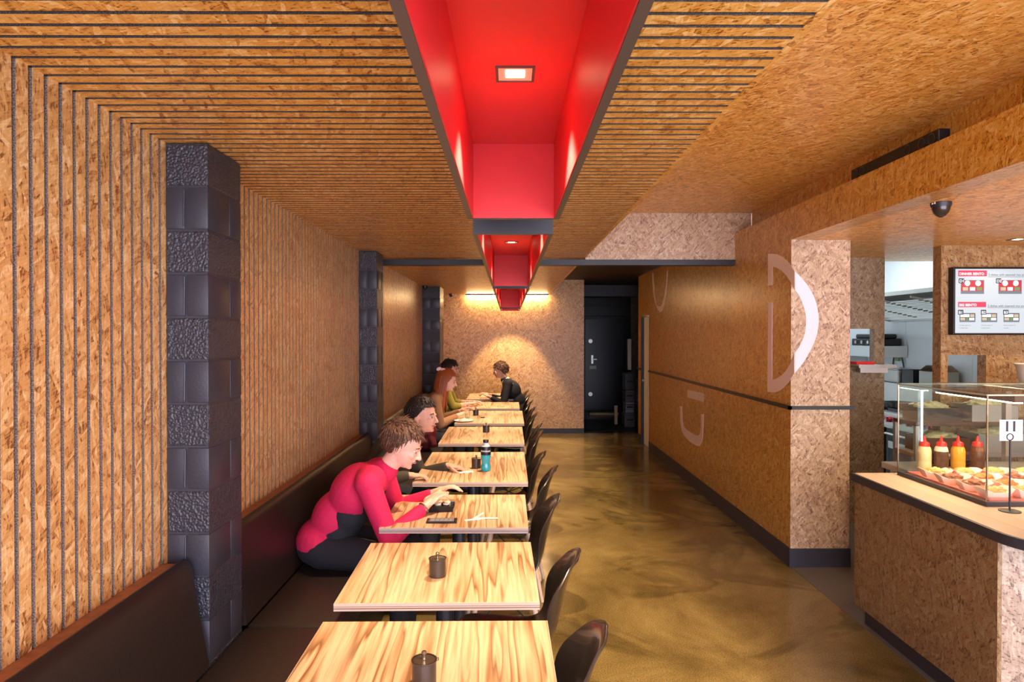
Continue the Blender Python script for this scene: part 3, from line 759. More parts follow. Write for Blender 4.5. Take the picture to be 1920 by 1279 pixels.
def boarded():
    mt, nt, b = newmat('pale boarded counter top')
    uv = N(nt, 'ShaderNodeUVMap'); uv.uv_map = 'metres'; sx = N(nt, 'ShaderNodeSeparateXYZ'); nt.links.new(uv.outputs[0], sx.inputs[0])
    a = N(nt, 'ShaderNodeMath', operation='MULTIPLY'); a.inputs[1].default_value = 9.0; nt.links.new(sx.outputs[0], a.inputs[0])
    f = N(nt, 'ShaderNodeMath', operation='FRACT'); nt.links.new(a.outputs[0], f.inputs[0])
    r = ramp(nt, [(0, (.22, .14, .09)), (.03, (.68, .53, .40)), (1, (.66, .50, .37))]); nt.links.new(f.outputs[0], r.inputs[0])
    nt.links.new(r.outputs[0], b.inputs['Base Color']); b.inputs['Roughness'].default_value = .35
    return mt
m = MB(); m.prism(ins, lambda a, b, z: (a, b, z), CZ-.0019, CZ); m.build('top_surface', boarded(), t)

# glass display case
t = thing('display_case', 'square glass food warmer on the counter, lit warm from inside', 'display case', (2.29, 3.183, CZ))
w, d, hh = 1.75, .737, .54
m = MB(); m.box(0, w, 0, .02, 0, .022); m.box(0, w, d-.02, d, 0, .022); m.box(0, .02, .02, d-.02, 0, .022); m.box(.02, w, .02, d-.02, 0, .008); m.build('base_frame', 'steelpaint', t)
for nm, bx in (('front_glass', (.006, w-.006, .002, .008, .023, hh-.01)), ('side_glass', (.002, .008, .009, d-.009, .023, hh-.01)), ('rear_glass', (.012, .80, d-.008, d-.002, .023, hh-.01)), ('top_glass', (0, w, 0, d, hh-.008, hh))):
    m = MB(); m.box(*bx); m.build(nm, 'glass', t)
for a in ((0, .006, 0, .006, .023, hh-.0085), (0, .006, d-.006, d, .023, hh-.0085), (0, w, -.003, 0, hh-.008, hh), (-.003, 0, 0, d, hh-.008, hh), (0, w, d, d+.003, hh-.008, hh)):
    m = MB(); m.box(*a); m.build('corner_strip', 'tin_lid' if a[4] < .1 else 'glass_edge', t)
for xx in (.20, .90):
    m = MB(); m.box(xx-.03, xx+.03, .05, d-.06, hh-.045, hh-.012); lm = m.build('heat_lamp', 'plinth', t)
    m = MB(); m.box(xx-.018, xx+.018, .06, d-.07, hh-.051, hh-.0455); m.build('lamp_tube', emat('warm heat lamp tube', (1, .70, .42), 75), lm)
m = MB(); m.box(.13, .137, d-.022, d-.014, .20, .50, 0); m.build('led_strip', emat('cold led strip', (.75, .88, 1), 6), t)
t = thing('display_tray', 'long pink tray holding paper boats inside the glass case', 'tray', (2.32, 3.21, CZ+.009))
m = MB(); m.box(0, 1.1, 0, .66, 0, .006); m.box(0, 1.1, 0, .008, .006, .02); m.box(0, 1.1, .652, .66, .006, .02); m.box(0, .008, .008, .652, .006, .02); m.box(1.092, 1.1, .008, .652, .006, .02); m.build('tray_body', 'pinktray', t)
def boat(loc, rz, topping, label):
    t = thing('paper_boat', label, 'food boat', loc, rz, 'paper boats of food in the glass case')
    b = bmesh.new(); L, Wd, hgt = .066, .040, .042
    n = 8; rim = []; base = []
    pts = [(-1, -.9), (-.5, -1), (.5, -1), (1, -.9), (1.12, 0), (1, .9), (.5, 1), (-.5, 1), (-1, .9), (-1.12, 0)]
    zz = [1.2, .85, .85, 1.2, 1.35, 1.2, .85, .85, 1.2, 1.35]
    for (x, y), z in zip(pts, zz):
        rim.append(b.verts.new((x*L*1.15, y*Wd*1.25, hgt*z))); base.append(b.verts.new((x*L*.72, y*Wd*.8, 0)))
    for i in range(10):
        j = (i+1) % 10; b.faces.new((base[i], base[j], rim[j], rim[i]))
    b.faces.new(base[::-1])
    to_obj(b, 'boat_shell', 'paper', t, [('SOLIDIFY', dict(thickness=.0015))], 20)
    b = bmesh.new(); bmesh.ops.create_icosphere(b, subdivisions=4, radius=1)
    sd = random.random()*50
    for v in b.verts:
        k = 1+.30*mnoise.noise(v.co*3.2+Vector((sd, 0, 0)))+.12*mnoise.noise(v.co*9+Vector((sd, 3, 0)))
        v.co = Vector((v.co.x*L*.86*k, v.co.y*Wd*.84*k, max(-.018, v.co.z*.026*k))) + Vector((0, 0, .032))
    to_obj(b, 'food', topping, t, [], 180)
    return t
tops = ['food_gold', 'food_red', 'food_brown', 'food_gold', 'food_brown', 'food_red']
nm_ = {'food_gold': 'golden crumbed food', 'food_red': 'orange chilli topping', 'food_brown': 'dark glazed meat'}
k = 0
for ix in range(5):
    for iy in range(4):
        tp = tops[(ix*3+iy*2) % 6]
        cp = ['nearest the left glass', 'in the second row from left', 'in the third row from left', 'in the fourth row from left', 'in the fifth row from left'][ix]
        rp = ['at the front', 'second from the front', 'third from the front', 'at the back'][iy]
        boat((2.41+.165*ix+random.uniform(-.008, .008), 3.30+.152*iy+random.uniform(-.005, .005), CZ+.0155), R(random.uniform(-10, 10)), tp, 'paper boat of %s, %s, %s' % (nm_[tp], cp, rp)); k += 1
# squeeze bottles
def squeeze(x, y, z, mat, label, cap='redplastic', two=None):
    t = thing('squeeze_bottle', label, 'sauce bottle', (x, y, z), group=None)
    m = MB(); prof = [(0, 0), (.036, 0), (.039, .004), (.039, .055), (.0375, .06), (.039, .065), (.039, .12), (.035, .14), (.027, .150), (0, .150)]
    mis = [0, 0, 0, 0, 0, 0, 1, 1, 1]
    m.lathe(prof, seg=28, mis=mis if two else None); m.build('bottle', [mat, two] if two else mat, t, smooth=35)
    m = MB(); m.lathe([(0, .1505), (.030, .1505), (.030, .166), (.026, .174), (.012, .180), (.0075, .198), (.004, .214), (0, .214)], seg=24); m.build('nozzle_cap', cap, t, smooth=35)
BX = [(2.575, 'sauce_cream', None, 'leftmost squeeze bottle, filled with cream sauce, red cap'), (2.68, 'sauce_dark', 'sauce_white', 'squeeze bottle with pale top and brown sauce, second from left'),
      (2.785, 'sauce_amber', None, 'squeeze bottle of amber orange sauce, red cap'), (2.905, 'sauce_dark', 'food_brown', 'rightmost squeeze bottle of dark brown sauce, red cap')]
for x, mt, two, lb in BX: squeeze(x, 4.12, .86, mt, lb, two=two)
t = thing('rear_bench', 'stainless rear work bench carrying the squeeze bottles', 'bench', (2.47, 3.99, 0))
m = MB(); m.box(0, 2.3, 0, .42, .82, .86, 0, .004); m.build('worktop', 'steel_dull', t)
m = MB(); m.box(.04, 2.26, .03, .39, .12, .135); m.build('lower_shelf', 'steel_dull', t)
for x in (.04, 2.22):
    for y in (.03, .35):
        m = MB(); m.box(x, x+.035, y, y+.035, 0, .82); m.build('leg', 'steel_dull', t)
# raised dark plank shelf on steel posts
t = thing('pass_shelf', 'raised dark stained plank shelf on steel post behind the glass case', 'shelf', (3.11, 4.52, 0))
m = MB(); m.box(0, 1.6, 0, .34, 1.315, 1.352, 0, .004); m.build('plank', 'plinth', t)
for x in (.285, 1.3):
    m = MB(); m.box(x, x+.04, .02, .06, 0, 1.315); m.build('post', 'steel', t)
# number stand
t = thing('number_stand', 'black table number stand with white card reading 11', 'table number', (2.339, 3.10, CZ))
m = MB(); m.lathe([(0, 0), (.045, 0), (.045, .004), (.02, .007), (.006, .009), (0, .009)], seg=32); m.build('foot', 'black_metal', t, smooth=40)
m = MB(); m.cone((0, 0, .008), (0, 0, .333), .0042, .0042, 12)
m.tube([(.015*math.sin(a*math.pi/10), -.0, .348-.015*math.cos(a*math.pi/10)) for a in range(21)], .0022, 6); m.build('rod', 'black_metal', t, smooth=50)
m = MB(); m.box(-.047, .062, .003, .0045, .330, .428); cdo = m.build('card', 'paper2', t)
m = MB(); m.add(text_bm('11', .066, .0004, 'CENTER', .002), 0, Matrix.Rotation(R(90), 3, 'X').to_4x4(), (.004, .0025, .375)); m.build('numeral', 'label_black', cdo)

# ------------------------------------------------------------------ back-of-house walls
m = MB()
y0, y1 = 5.99, 6.07
m.box(2.16, 3.06, y0, y1, 0, ZSOF); m.box(3.287, 3.378, y0, y1, 0, ZSOF); m.box(3.06, 3.287, y0, y1, 0, 1.43); m.box(3.06, 3.287, y0, y1, 1.755, ZSOF)
struct(m, 'wall_hatch', osb('strand board hatch wall', rough=.5, off=(9.2, 4.4, 0), rot=65, sat=.72, gain=.48))
m = MB(); y0, y1 = 5.17, 5.27
m.box(3.354, 3.41, y0, y1, 0, ZSOF); m.box(3.71, 5.2, y0, y1, 0, ZSOF); m.box(3.41, 3.71, y0, y1, 0, 1.22); m.box(3.41, 3.71, y0, y1, 1.543, ZSOF)
struct(m, 'wall_menu', osb('strand board menu wall', rough=.45, off=(4.2, 6.4, 0), rot=20, sat=.95, gain=.60))
m = MB(); m.box(5.2, 5.3, YF, 5.27, 0, ZSOF); struct(m, 'wall_far_right', 'osb_wall')
m = MB()
m.box(4.95, 5.05, 5.271, 9.3, 0, 3.0); m.box(2.16, 4.95, 9.2, 9.3, 0, 3.0); m.box(2.161, 2.2, 6.14, 9.2, 0, 3.0); m.box(2.2, 4.95, 6.30, 6.34, ZSOF+.061, 3.0); m.box(2.2, 4.95, 6.34, 9.2, 2.9, 3.0)
for yy in (5.9, 7.1, 8.3): m.box(4.947, 4.9499, yy, yy+.006, 0, 2.9)
struct(m, 'wall_kitchen', 'tile')

# menu screen
t = thing('menu_screen', 'white wall-mounted menu screen showing boxed meals', 'screen', (3.408, 5.165, 1.70))
SW, SH = 1.02, .52
m = MB(); m.box(0, SW, -.06, 0, 0, SH, 0, .004); m.build('housing', 'dark', t)
scr = emat('white lit screen', (.84, .92, 1), .40)
m = MB(); m.box(.014, SW-.014, -.0615, -.0602, .014, SH-.014); sc = m.build('display', scr, t)
pk = emat('pink lit banner', (.95, .06, .13), .5); blk = emat('dark lit ink', (.03, .035, .05), .35); gy = emat('grey lit ink', (.30, .33, .38), .4); wt = emat('white lit ink', (.9, .95, 1), .6)
rd = emat('red lit tray', (.75, .05, .08), .4); slate = emat('slate lit tray', (.25, .28, .36), .4); bg_ = emat('beige lit food', (.75, .6, .4), .45); gr = emat('green lit food', (.25, .42, .15), .4)
def sx(px): return (px-VX)*5.104/F-3.408
def sz(py): return H-(py-VY)*5.104/F-1.70
def rect(mb, x0, y0, x1, y1, e, mi=0): mb.box(sx(x0), sx(x1), -.0616-e, -.0612-e, sz(y1), sz(y0), mi)
m = MB(); rect(m, 1798, 507, 1852, 518, 0); m.build('banner', pk, sc); m = MB(); rect(m, 1798, 566, 1851, 576, 0); m.build('banner', pk, sc)
RX = Matrix.Rotation(R(90), 3, 'X').to_4x4()
def scrtext(body, px, py, size, mat, e=.0008, bold=0, align='LEFT'):
    m = MB(); m.add(text_bm(body, size, .0002, align, bold), 0, RX, (sx(px), -.0616-e, sz(py))); m.build('lettering', mat, sc)
scrtext('DINNER BENTO', 1800, 515.5, .0265, wt, bold=.0008); scrtext('BIG BENTO', 1800, 574, .0265, wt, bold=.0008)
scrtext('2 dishes with steamed rice and salad', 1855, 517, .023, blk); scrtext('2 dishes with steamed rice and salad', 1854, 575.5, .023, blk)
scrtext('Chicken gyoza &', 1801, 611, .013, gy); scrtext('teriyaki beef', 1801, 616, .013, gy); scrtext('Chicken katsu &', 1842, 611, .013, gy); scrtext('teriyaki beef', 1842, 616, .013, gy); scrtext('Mixed tempura &', 1884, 611, .013, gy); scrtext('teriyaki', 1884, 616, .013, gy)
m = MB(); rect(m, 1854, 518.6, 1925, 519.2, 0); m.build('rule_line', blk, sc); m = MB(); rect(m, 1854, 576.6, 1925, 577.2, 0); m.build('rule_line', blk, sc)
def bento(x0, y0, x1, y1, red):
    m = MB(); rect(m, x0, y0, x1, y1, 0, 0); iy = y1-(y1-y0)*.2; rect(m, x0+1, y0+1, x1-1, iy, .0004, 1)
    xm = (x0+x1)/2; ym = (y0+iy)/2+1
    if red:
        for cx, mi in ((x0+.28*(x1-x0), 2), (x0+.74*(x1-x0), 2)):
            c = (sx(cx), -.0622, sz(y0+6)); m.cone(c, (c[0], c[1]-.0004, c[2]), .022, .022, 16, mi)
        for cx, mi in ((x0+.2*(x1-x0), 3), (x0+.5*(x1-x0), 2), (x0+.8*(x1-x0), 4)): rect(m, cx-5, ym+2, cx+5, iy-1, .0008, mi)
    else:
        rect(m, x0+1.5, y0+2, x0+.62*(x1-x0), ym, .0008, 2); rect(m, x0+.66*(x1-x0), y0+2, x1-2, ym, .0008, 3)
        rect(m, x0+1.5, ym+1, x0+.36*(x1-x0), iy, .0008, 3); rect(m, x0+.4*(x1-x0), ym+1, x0+.56*(x1-x0), iy, .0008, 4); rect(m, x0+.6*(x1-x0), ym+1, x1-2, iy, .0008, 2)
    m.build('meal_picture', [slate, rd if red else blk, wt, bg_, gr], sc)
bento(1803, 525, 1847, 551, 1); bento(1874, 525, 1918, 551, 1)
bento(1801, 587, 1831, 604, 0); bento(1842, 587, 1872, 604, 0); bento(1884, 587, 1914, 604, 0)
for tx, px, py in (('D1', 1799, 522), ('D2', 1869, 522), ('B1', 1798, 581), ('B2', 1841, 581), ('B3', 1883, 581)):
    m = MB(); rect(m, px, py, px+10, py+9, .0016); m.build('number_tab', blk, sc); scrtext(tx, px+1.2, py+7.3, .030, wt, .0022, .0008)

# hatch shelf and its things
t = thing('hatch_shelf', 'steel shelf projecting through the small hatch beside the column', 'shelf', (3.05, 5.80, 1.43))
m = MB(); m.box(0, .33, 0, .188, -.004, .008); m.box(0, .33, 0, .006, -.02, -.004); m.build('shelf_plate', 'steel_dull', t)
m = MB(); m.box(.02, .26, .015, .03, -.062, -.02); m.build('docket_rail', 'steel', t)
t = thing('red_tray', 'shallow red tray on the steel hatch shelf', 'tray', (3.06, 5.86, 1.4385)); m = MB(); m.box(0, .16, 0, .11, 0, .006); m.box(0, .16, 0, .006, .006, .024); m.box(0, .16, .104, .11, .006, .024); m.box(.154, .16, .006, .104, .006, .024); m.box(0, .006, .006, .104, .006, .024); m.build('tray_body', 'redplastic', t)
t = thing('wall_socket', 'white wall socket with black plug seen through the small hatch', 'socket', (4.78, 9.199, 1.475))
m = MB(); m.box(-.06, .06, -.012, 0, -.09, .09, 0, .004); m.build('plate', 'socket', t)
m = MB(); m.box(-.03, .04, -.06, -.0125, -.03, .03, 0, .008); m.tube([(-.03, -.05, 0), (-.10, -.06, -.02), (-.14, -.06, -.12), (-.14, -.05, -.5)], .008, 8); m.build('plug', 'label_black', t, smooth=50)

# extractor hood
t = thing('extractor_hood', 'stainless extractor hood with slatted filters over the range', 'extractor hood', (3.9, 6.0, 1.87))
m = MB()
# canopy: front lip high, back lip low, sloping underside left open to show filters
pf = [(0, .23), (0, .27), (1.045, .30), (1.045, .0), (1.0, .0), (1.0, .27), (.03, .25), (.03, .23)]
m.prism(pf, lambda a, b, y: (a, y, b), .0, 2.6); m.prism([(.03, .25), (1.0, .27), (1.0, 0)], lambda a, b, y: (a, y, b), 2.56, 2.6)
m.build('canopy', 'steel_dull', t, smooth=20)
for k in range(4):
    fm = MB(); ya = .15+.58*k
    for j in range(12):
        u0 = j/12; x_ = .92-.70*u0; z_ = .035+.155*u0
        fm.box(x_-.038, x_, ya, ya+.50, z_, z_+.012)
    fm.prism([(.95, .03), (.15, .205), (.15, .225), (.95, .05)], lambda a, b, y: (a, y, b), ya-.025, ya-.001); fm.build('filter', 'steel', t)
m = MB(); m.box(.93, 1.0, .02, 2.58, .02, .07); m.build('grease_gutter', 'steel', t)

# cooking range
t = thing('cooking_range', 'stainless cooking range with dark red knobs and black oven doors', 'range', (3.88, 5.9, 0))
m = MB(); m.box(.02, .90, 0, 1.9, .12, .90, 0, .004); m.build('carcass', 'steel', t)
m = MB(); m.box(0, .019, 0, 1.9, .77, .90, 0, .003); m.build('control_panel', 'steel', t)
for k in range(10):
    y = .18+k*.17
    kb = MB(); kb.cone((-.001, y, .84), (-.035, y, .84), .030, .026, 18); kb.box(-.045, -.035, y-.005, y+.005, .815, .865); kb.build('knob', 'knobred', t, smooth=40)
for y0 in (.05, .98):
    dm = MB(); dm.box(-.005, .018, y0, y0+.86, .20, .745, 0, .004); dd = dm.build('oven_door', 'dark', t)
    hm = MB(); hm.tube([(-.05, y0+.04, .70), (-.05, y0+.82, .70)], .012, 10); hm.box(-.05, -.0055, y0+.06, y0+.08, .692, .708); hm.box(-.05, -.0055, y0+.78, y0+.80, .692, .708); hm.build('handle', 'steel', dd, smooth=50)
    hm = MB(); hm.box(-.0085, -.0055, y0+.02, y0+.84, .55, .62); hm.build('trim_bar', 'steel', dd)
gm = MB()
for k in range(5):
    for j in range(5): gm.box(.10+j*.12, .115+j*.12, .05+k*.37, .36+k*.37, .901, .935)
    gm.box(.10, .60, .05+k*.37, .065+k*.37, .905, .93); gm.box(.10, .60, .345+k*.37, .36+k*.37, .905, .93)
gm.build('pan_grate', 'dark', t)
for k in range(4):
    m = MB(); m.box(.05, .83, .06+k*.0, .0601, .0, .001) if False else m.cone((.10+(k % 2)*.70, .08+(k//2)*1.74, 0), (.10+(k % 2)*.70, .08+(k//2)*1.74, .12), .022, .022, 12); m.build('leg', 'steel', t)
def ladle(): pass
t = thing('frying_pan', 'shallow pan with pale wooden handle on the range', 'pan', (4.15, 7.05, .936))
m = MB(); m.lathe([(0, 0), (.13, 0), (.16, .05), (.155, .05), (.125, .005), (0, .005)], seg=28); m.build('pan_bowl', 'dark', t, smooth=40)
m = MB(); m.tube([(0, -.155, .045), (-.05, -.34, .07)], [.010, .014], 8); m.build('handle', 'beech', t, smooth=50)
# steel cabinet and boxes at the back of the range
t = thing('back_shelf', 'long stainless shelf on the white kitchen wall above the range', 'shelf', (4.62, 6.6, 1.12))
m = MB(); m.box(0, .325, 0, 2.5, -.02, 0); m.box(.0, .02, 0, 2.5, -.22, -.02); m.build('shelf_plate', 'steel', t)
t = thing('steel_pot', 'square stainless bain-marie pot on the kitchen shelf', 'pot', (4.78, 8.15, 1.121))
m = MB(); m.box(-.13, .13, -.2, .2, 0, .16, 0, .02); m.build('body', 'steel_dull', t); m = MB(); m.box(-.14, .14, -.21, .21, .161, .168); m.box(-.02, .02, -.03, .03, .169, .19); m.build('lid', 'steel', t)
t = thing('black_crate', 'black crate beside the stainless pot on the kitchen shelf', 'crate', (4.78, 7.78, 1.121))
m = MB(); m.box(-.12, .12, -.11, .11, 0, .006); m.box(-.12, .12, -.11, -.10, .006, .17); m.box(-.12, .12, .10, .11, .006, .17); m.box(-.12, -.11, -.10, .10, .006, .17); m.box(.11, .12, -.10, .10, .006, .17); m.build('crate_body', 'label_black', t)
t = thing('cardboard_box', 'pale cardboard box with open dark flaps on the kitchen shelf', 'box', (4.78, 7.40, 1.121))
m = MB(); m.box(-.12, .12, -.16, .16, 0, .17); m.build('carton', simple('pale carton', (.45, .47, .42), .8), t)
m = MB(); m.box(-.12, .12, -.001, .001, 0, .14, rot=Matrix.Rotation(R(62), 4, 'X'), at=(0, .161, .172)); m.build('flap', 'cardboard', t)
m = MB(); m.box(-.12, .12, -.001, .001, 0, .14, rot=Matrix.Rotation(R(-62), 4, 'X'), at=(0, -.161, .172)); m.build('flap', 'cardboard', t)
t = thing('wall_cabinet', 'white wall cabinet behind the black appliance in the kitchen', 'cabinet', (4.55, 8.25, 1.42))
m = MB(); m.box(0, .39, 0, .94, 0, .14, 0, .003); m.build('body', 'white', t); m = MB(); m.box(-.012, -.001, .02, .92, .01, .13); m.build('door', 'tile', t)
t = thing('black_appliance', 'black countertop appliance on the white kitchen wall cabinet', 'appliance', (4.75, 8.62, 1.561))
m = MB(); m.box(-.17, .17, -.28, .28, 0, .09, 0, .01); m.box(-.14, .14, -.24, .24, .09, .15, 0, .02); m.build('body', 'label_black', t); m = MB()
for k in range(3): m.cone((-.171, -.15+.15*k, .045), (-.19, -.15+.15*k, .045), .022, .022, 14)
m.build('dial', 'steel', t, smooth=40)
t = thing('hose', 'thin dark hose looped on the white kitchen wall', 'hose', (4.93, 8.5, 1.35))
m = MB(); m.tube([(0, -.28, -.55), (0, -.22, -.25), (0, -.18, -.02), (0, -.13, .12), (0, -.06, .17), (0, .01, .12), (0, .04, 0), (0, .06, -.2), (0, .09, -.5)], .009, 8); m.build('loop', 'grey_crate', t, smooth=60)
m = MB(); m.box(-.012, .019, -.09, -.03, .02, .14, 0, .004); m.build('hook', 'green', t)
# prep unit behind the case
t = thing('prep_shelving', 'dark prep shelving with brown boards behind the glass case', 'shelving', (2.98, 4.62, 0))
def slab(z, mat, x1=1.6): 
    m = MB(); m.box(0, x1, .25, .54, z, z+.03, 0, .003); m.build('board', mat, t)
slab(.40, 'steel_dull'); slab(.80, 'steel_dull'); slab(1.03, 'plinth')
for x in (0.0, 1.57):
    for y in (.25, .51):
        m = MB(); m.box(x, x+.03, y, y+.03, 0, .40); m.box(x, x+.03, y, y+.03, .43, .80); m.box(x, x+.03, y, y+.03, .83, 1.03); m.build('upright', 'steel_dull', t)
for (x, z, w_, h_, mt, lb) in ((3.03, 1.061, .30, .10, 'label_black', 'black tub heaped with pale noodles on the prep shelving'), (3.40, 1.061, .34, .12, 'steel_dull', 'steel tub of pale leaves right of the black tub'),
                            (3.05, .831, .34, .11, 'sauce_dark', 'brown tub on the lower prep board'), (3.45, .831, .40, .14, 'steel_dull', 'steel tub on the lower prep board')):
    t = thing('food_tub', lb, 'tub', (x+w_/2, 5.0, z))
    m = MB(); a, b2 = w_/2, .12
    m.box(-a, a, -b2, b2, 0, .005); m.box(-a, a, -b2, -b2+.006, .005, h_); m.box(-a, a, b2-.006, b2, .005, h_); m.box(-a, -a+.006, -b2+.006, b2-.006, .005, h_); m.box(a-.006, a, -b2+.006, b2-.006, .005, h_)
    m.build('tub_body', mt, t)
    b = bmesh.new(); bmesh.ops.create_icosphere(b, subdivisions=4, radius=1); sd = random.random()*90
    for v in b.verts:
        q = 1+.35*mnoise.noise(v.co*4+Vector((sd, 0, 0)))+.22*mnoise.noise(v.co*10+Vector((0, sd, 0)))
        v.co = Vector((v.co.x*(a-.03)*min(q, 1.15), v.co.y*(b2-.02)*min(q, 1.1), h_-.015+v.co.z*(.05*q if v.co.z > 0 else .03)))
    to_obj(b, 'contents', 'lettuce', t, [], 180)
t = thing('plastic_tub', 'translucent white tub on the plank shelf at far right', 'tub', (3.72, 4.70, 1.353))
m = MB(); m.lathe([(0, 0), (.09, 0), (.115, .13), (.12, .135), (.11, .135), (.088, .006), (0, .006)], seg=28); m.build('tub_body', 'sauce_white', t, smooth=35)
m = MB(); m.lathe([(0, .1355), (.12, .1355), (.12, .142), (.10, .145), (0, .145)], seg=28); m.build('lid', 'paper', t, smooth=35)
# dark purple bag behind the bottles
t = thing('sauce_sack', 'glossy dark purple sack lying behind the squeeze bottles', 'sack', (2.85, 4.27, .861))
b = bmesh.new(); bmesh.ops.create_icosphere(b, subdivisions=4, radius=1)
for v in b.verts:
    q = 1+.25*mnoise.noise(v.co*3); v.co = Vector((v.co.x*.17*q, v.co.y*.09*q, max(0, .04+v.co.z*.045*q)))
to_obj(b, 'sack_body', simple('purple plastic', (.06, .025, .09), .18), t, [], 180)

# corridor things
def crate(x, y, z, w_, d_, h_, mt, lb):
    t = thing('storage_crate', lb, 'crate', (x, y, z))
    m = MB(); m.box(-w_/2, w_/2, -d_/2, d_/2, 0, h_, 0, .012)
    m.build('crate_body', mt, t)
    m = MB(); m.box(-w_/2-.008, w_/2+.008, -d_/2-.008, d_/2+.008, h_-.055, h_-.035); m.box(-w_/2-.006, w_/2+.006, -d_/2-.006, d_/2+.006, h_*.3, h_*.3+.012); m.build('rim', 'steelpaint', t)
    m = MB(); m.box(-.06, .06, -d_/2-.011, -d_/2-.0085, h_*.45, h_*.45+.04); m.build('hand_slot', 'dark', t)
zs = 0
for i, (w_, h_, mt, lb) in enumerate(((.20, .26, 'grey_crate', 'grey storage crate on the corridor floor, bottom of the near stack'), (.16, .20, 'bluegrey', 'pale blue storage crate second in the near corridor stack'), (.17, .22, 'grey_crate', 'dark crate third in the near corridor stack'), (.18, .31, 'steelpaint', 'tall dark crate on top of the near corridor stack'))):
    crate(2.22, 12.4, zs, w_, .3, h_, mt, lb); zs += h_+.001
zs = 0
for i, (w_, h_, mt, lb) in enumerate(((.20, .22, 'steelpaint', 'dark crate at the bottom of the corridor stack by the boarded wall'), (.20, .24, 'dark', 'black crate second in the stack by the boarded wall'), (.20, .24, 'bluegrey', 'bluish crate third in the stack by the boarded wall'), (.20, .20, 'dark', 'black crate on top of the stack by the boarded wall'))):
    crate(2.46, 12.3, zs, w_, .3, h_, mt, lb); zs += h_+.001
t = thing('timber_post', 'rough grey timber board standing upright in the dark corridor', 'board', (2.47, 13.0, 0)); m = MB(); m.box(-.10, .14, 0, .04, 0, 2.55, 0, .003); m.build('board_face', simple('grey timber', (.10, .075, .055), .8, vary=.3, vscale=8), t)
t = thing('fuse_cover', 'narrow white box on the timber board in the corridor', 'box', (2.335, 12.9, 1.02)); m = MB(); m.box(-.04, .03, 0, .10, 0, .60, 0, .006); m.build('cover', 'paper', t); m = MB(); m.box(.0301, .036, .02, .05, .1, .13); m.box(.0301, .036, .02, .05, .46, .49); m.build('screw_cap', 'dark', t)
t = thing('timber_plank', 'pale yellow plank lying before the black corridor door', 'plank', (1.70, 14.1, 0)); m = MB(); m.box(0, .62, 0, .25, .0, .05, 0, .005); m.build('board_face', 'plank', t)
t = thing('door_mat', 'black rubber mat on the corridor floor', 'mat', (1.35, 11.75, 0)); m = MB(); m.box(0, .75, 0, 1.6, 0, .008, 0, .003); m.build('rubber', 'dark', t)
t = thing('leaning_board', 'short pale board leaning at the foot of the near corridor crates', 'board', (2.02, 12.6, 0)); m = MB(); m.box(-.03, .03, 0, .03, 0, .36, 0, .003); m.build('board_face', 'plank', t)
t = thing('air_duct', 'dark duct box under the ceiling above the corridor', 'duct', (1.35, 12.5, 2.42)); m = MB(); m.box(0, 1.3, 0, .5, 0, .22, 0, .01); m.build('casing', 'navy', t)
# ------------------------------------------------------------------ people
def vox(prims, voxel, name, mat, parent, sm=4, matfn=None):
    b = bmesh.new()
    mb = MB()
    for p in prims:
        if p[0] == 'c':
            _, a, ra, c, rc = p
            a, c = Vector(a), Vector(c)
            n = 18
            mb.ell(a, (ra, ra, ra), seg=18, rings=12); mb.ell(c, (rc, rc, rc), seg=18, rings=12)
            if (a-c).length > 1e-4: mb.cone(a, c, ra*.999, rc*.999, 18)
        else:
            _, c, r, rot = p; mb.ell(c, r, rot, seg=22, rings=16)
    bmesh.ops.recalc_face_normals(mb.bm, faces=mb.bm.faces)
    me = bpy.data.meshes.new(name); mb.bm.to_mesh(me); mb.bm.free(); b.free()
    o = bpy.data.objects.new(name, me); COL.objects.link(o)
    md = o.modifiers.new('r', 'REMESH'); md.mode = 'VOXEL'; md.voxel_size = voxel; md.use_smooth_shade = True
    if sm: m2 = o.modifiers.new('s', 'SMOOTH'); m2.factor = .5; m2.iterations = sm
    dg = bpy.context.evaluated_depsgraph_get(); dg.update()
    me2 = bpy.data.meshes.new_from_object(o.evaluated_get(dg)); o.modifiers.clear(); o.data = me2; bpy.data.meshes.remove(me)
    me2.name = name; me2.materials.clear(); me2.materials.append(M[mat]); me2.shade_smooth()
    if parent: o.parent = parent
    return o
def C_(a, ra, c, rc): return ('c', a, ra, c, rc)
def E_(c, r, rot=None): return ('e', c, r, rot)
def ik(s, w, l1, l2, pole):
    s, w, pole = Vector(s), Vector(w), Vector(pole); d = w-s; L = min(d.length, (l1+l2)*.999); d.normalize()
    a = (l1*l1-l2*l2+L*L)/(2*L); h = math.sqrt(max(0, l1*l1-a*a)); pv = pole-d*pole.dot(d); pv.normalize()
    return s+d*a+pv*h, s+d*L
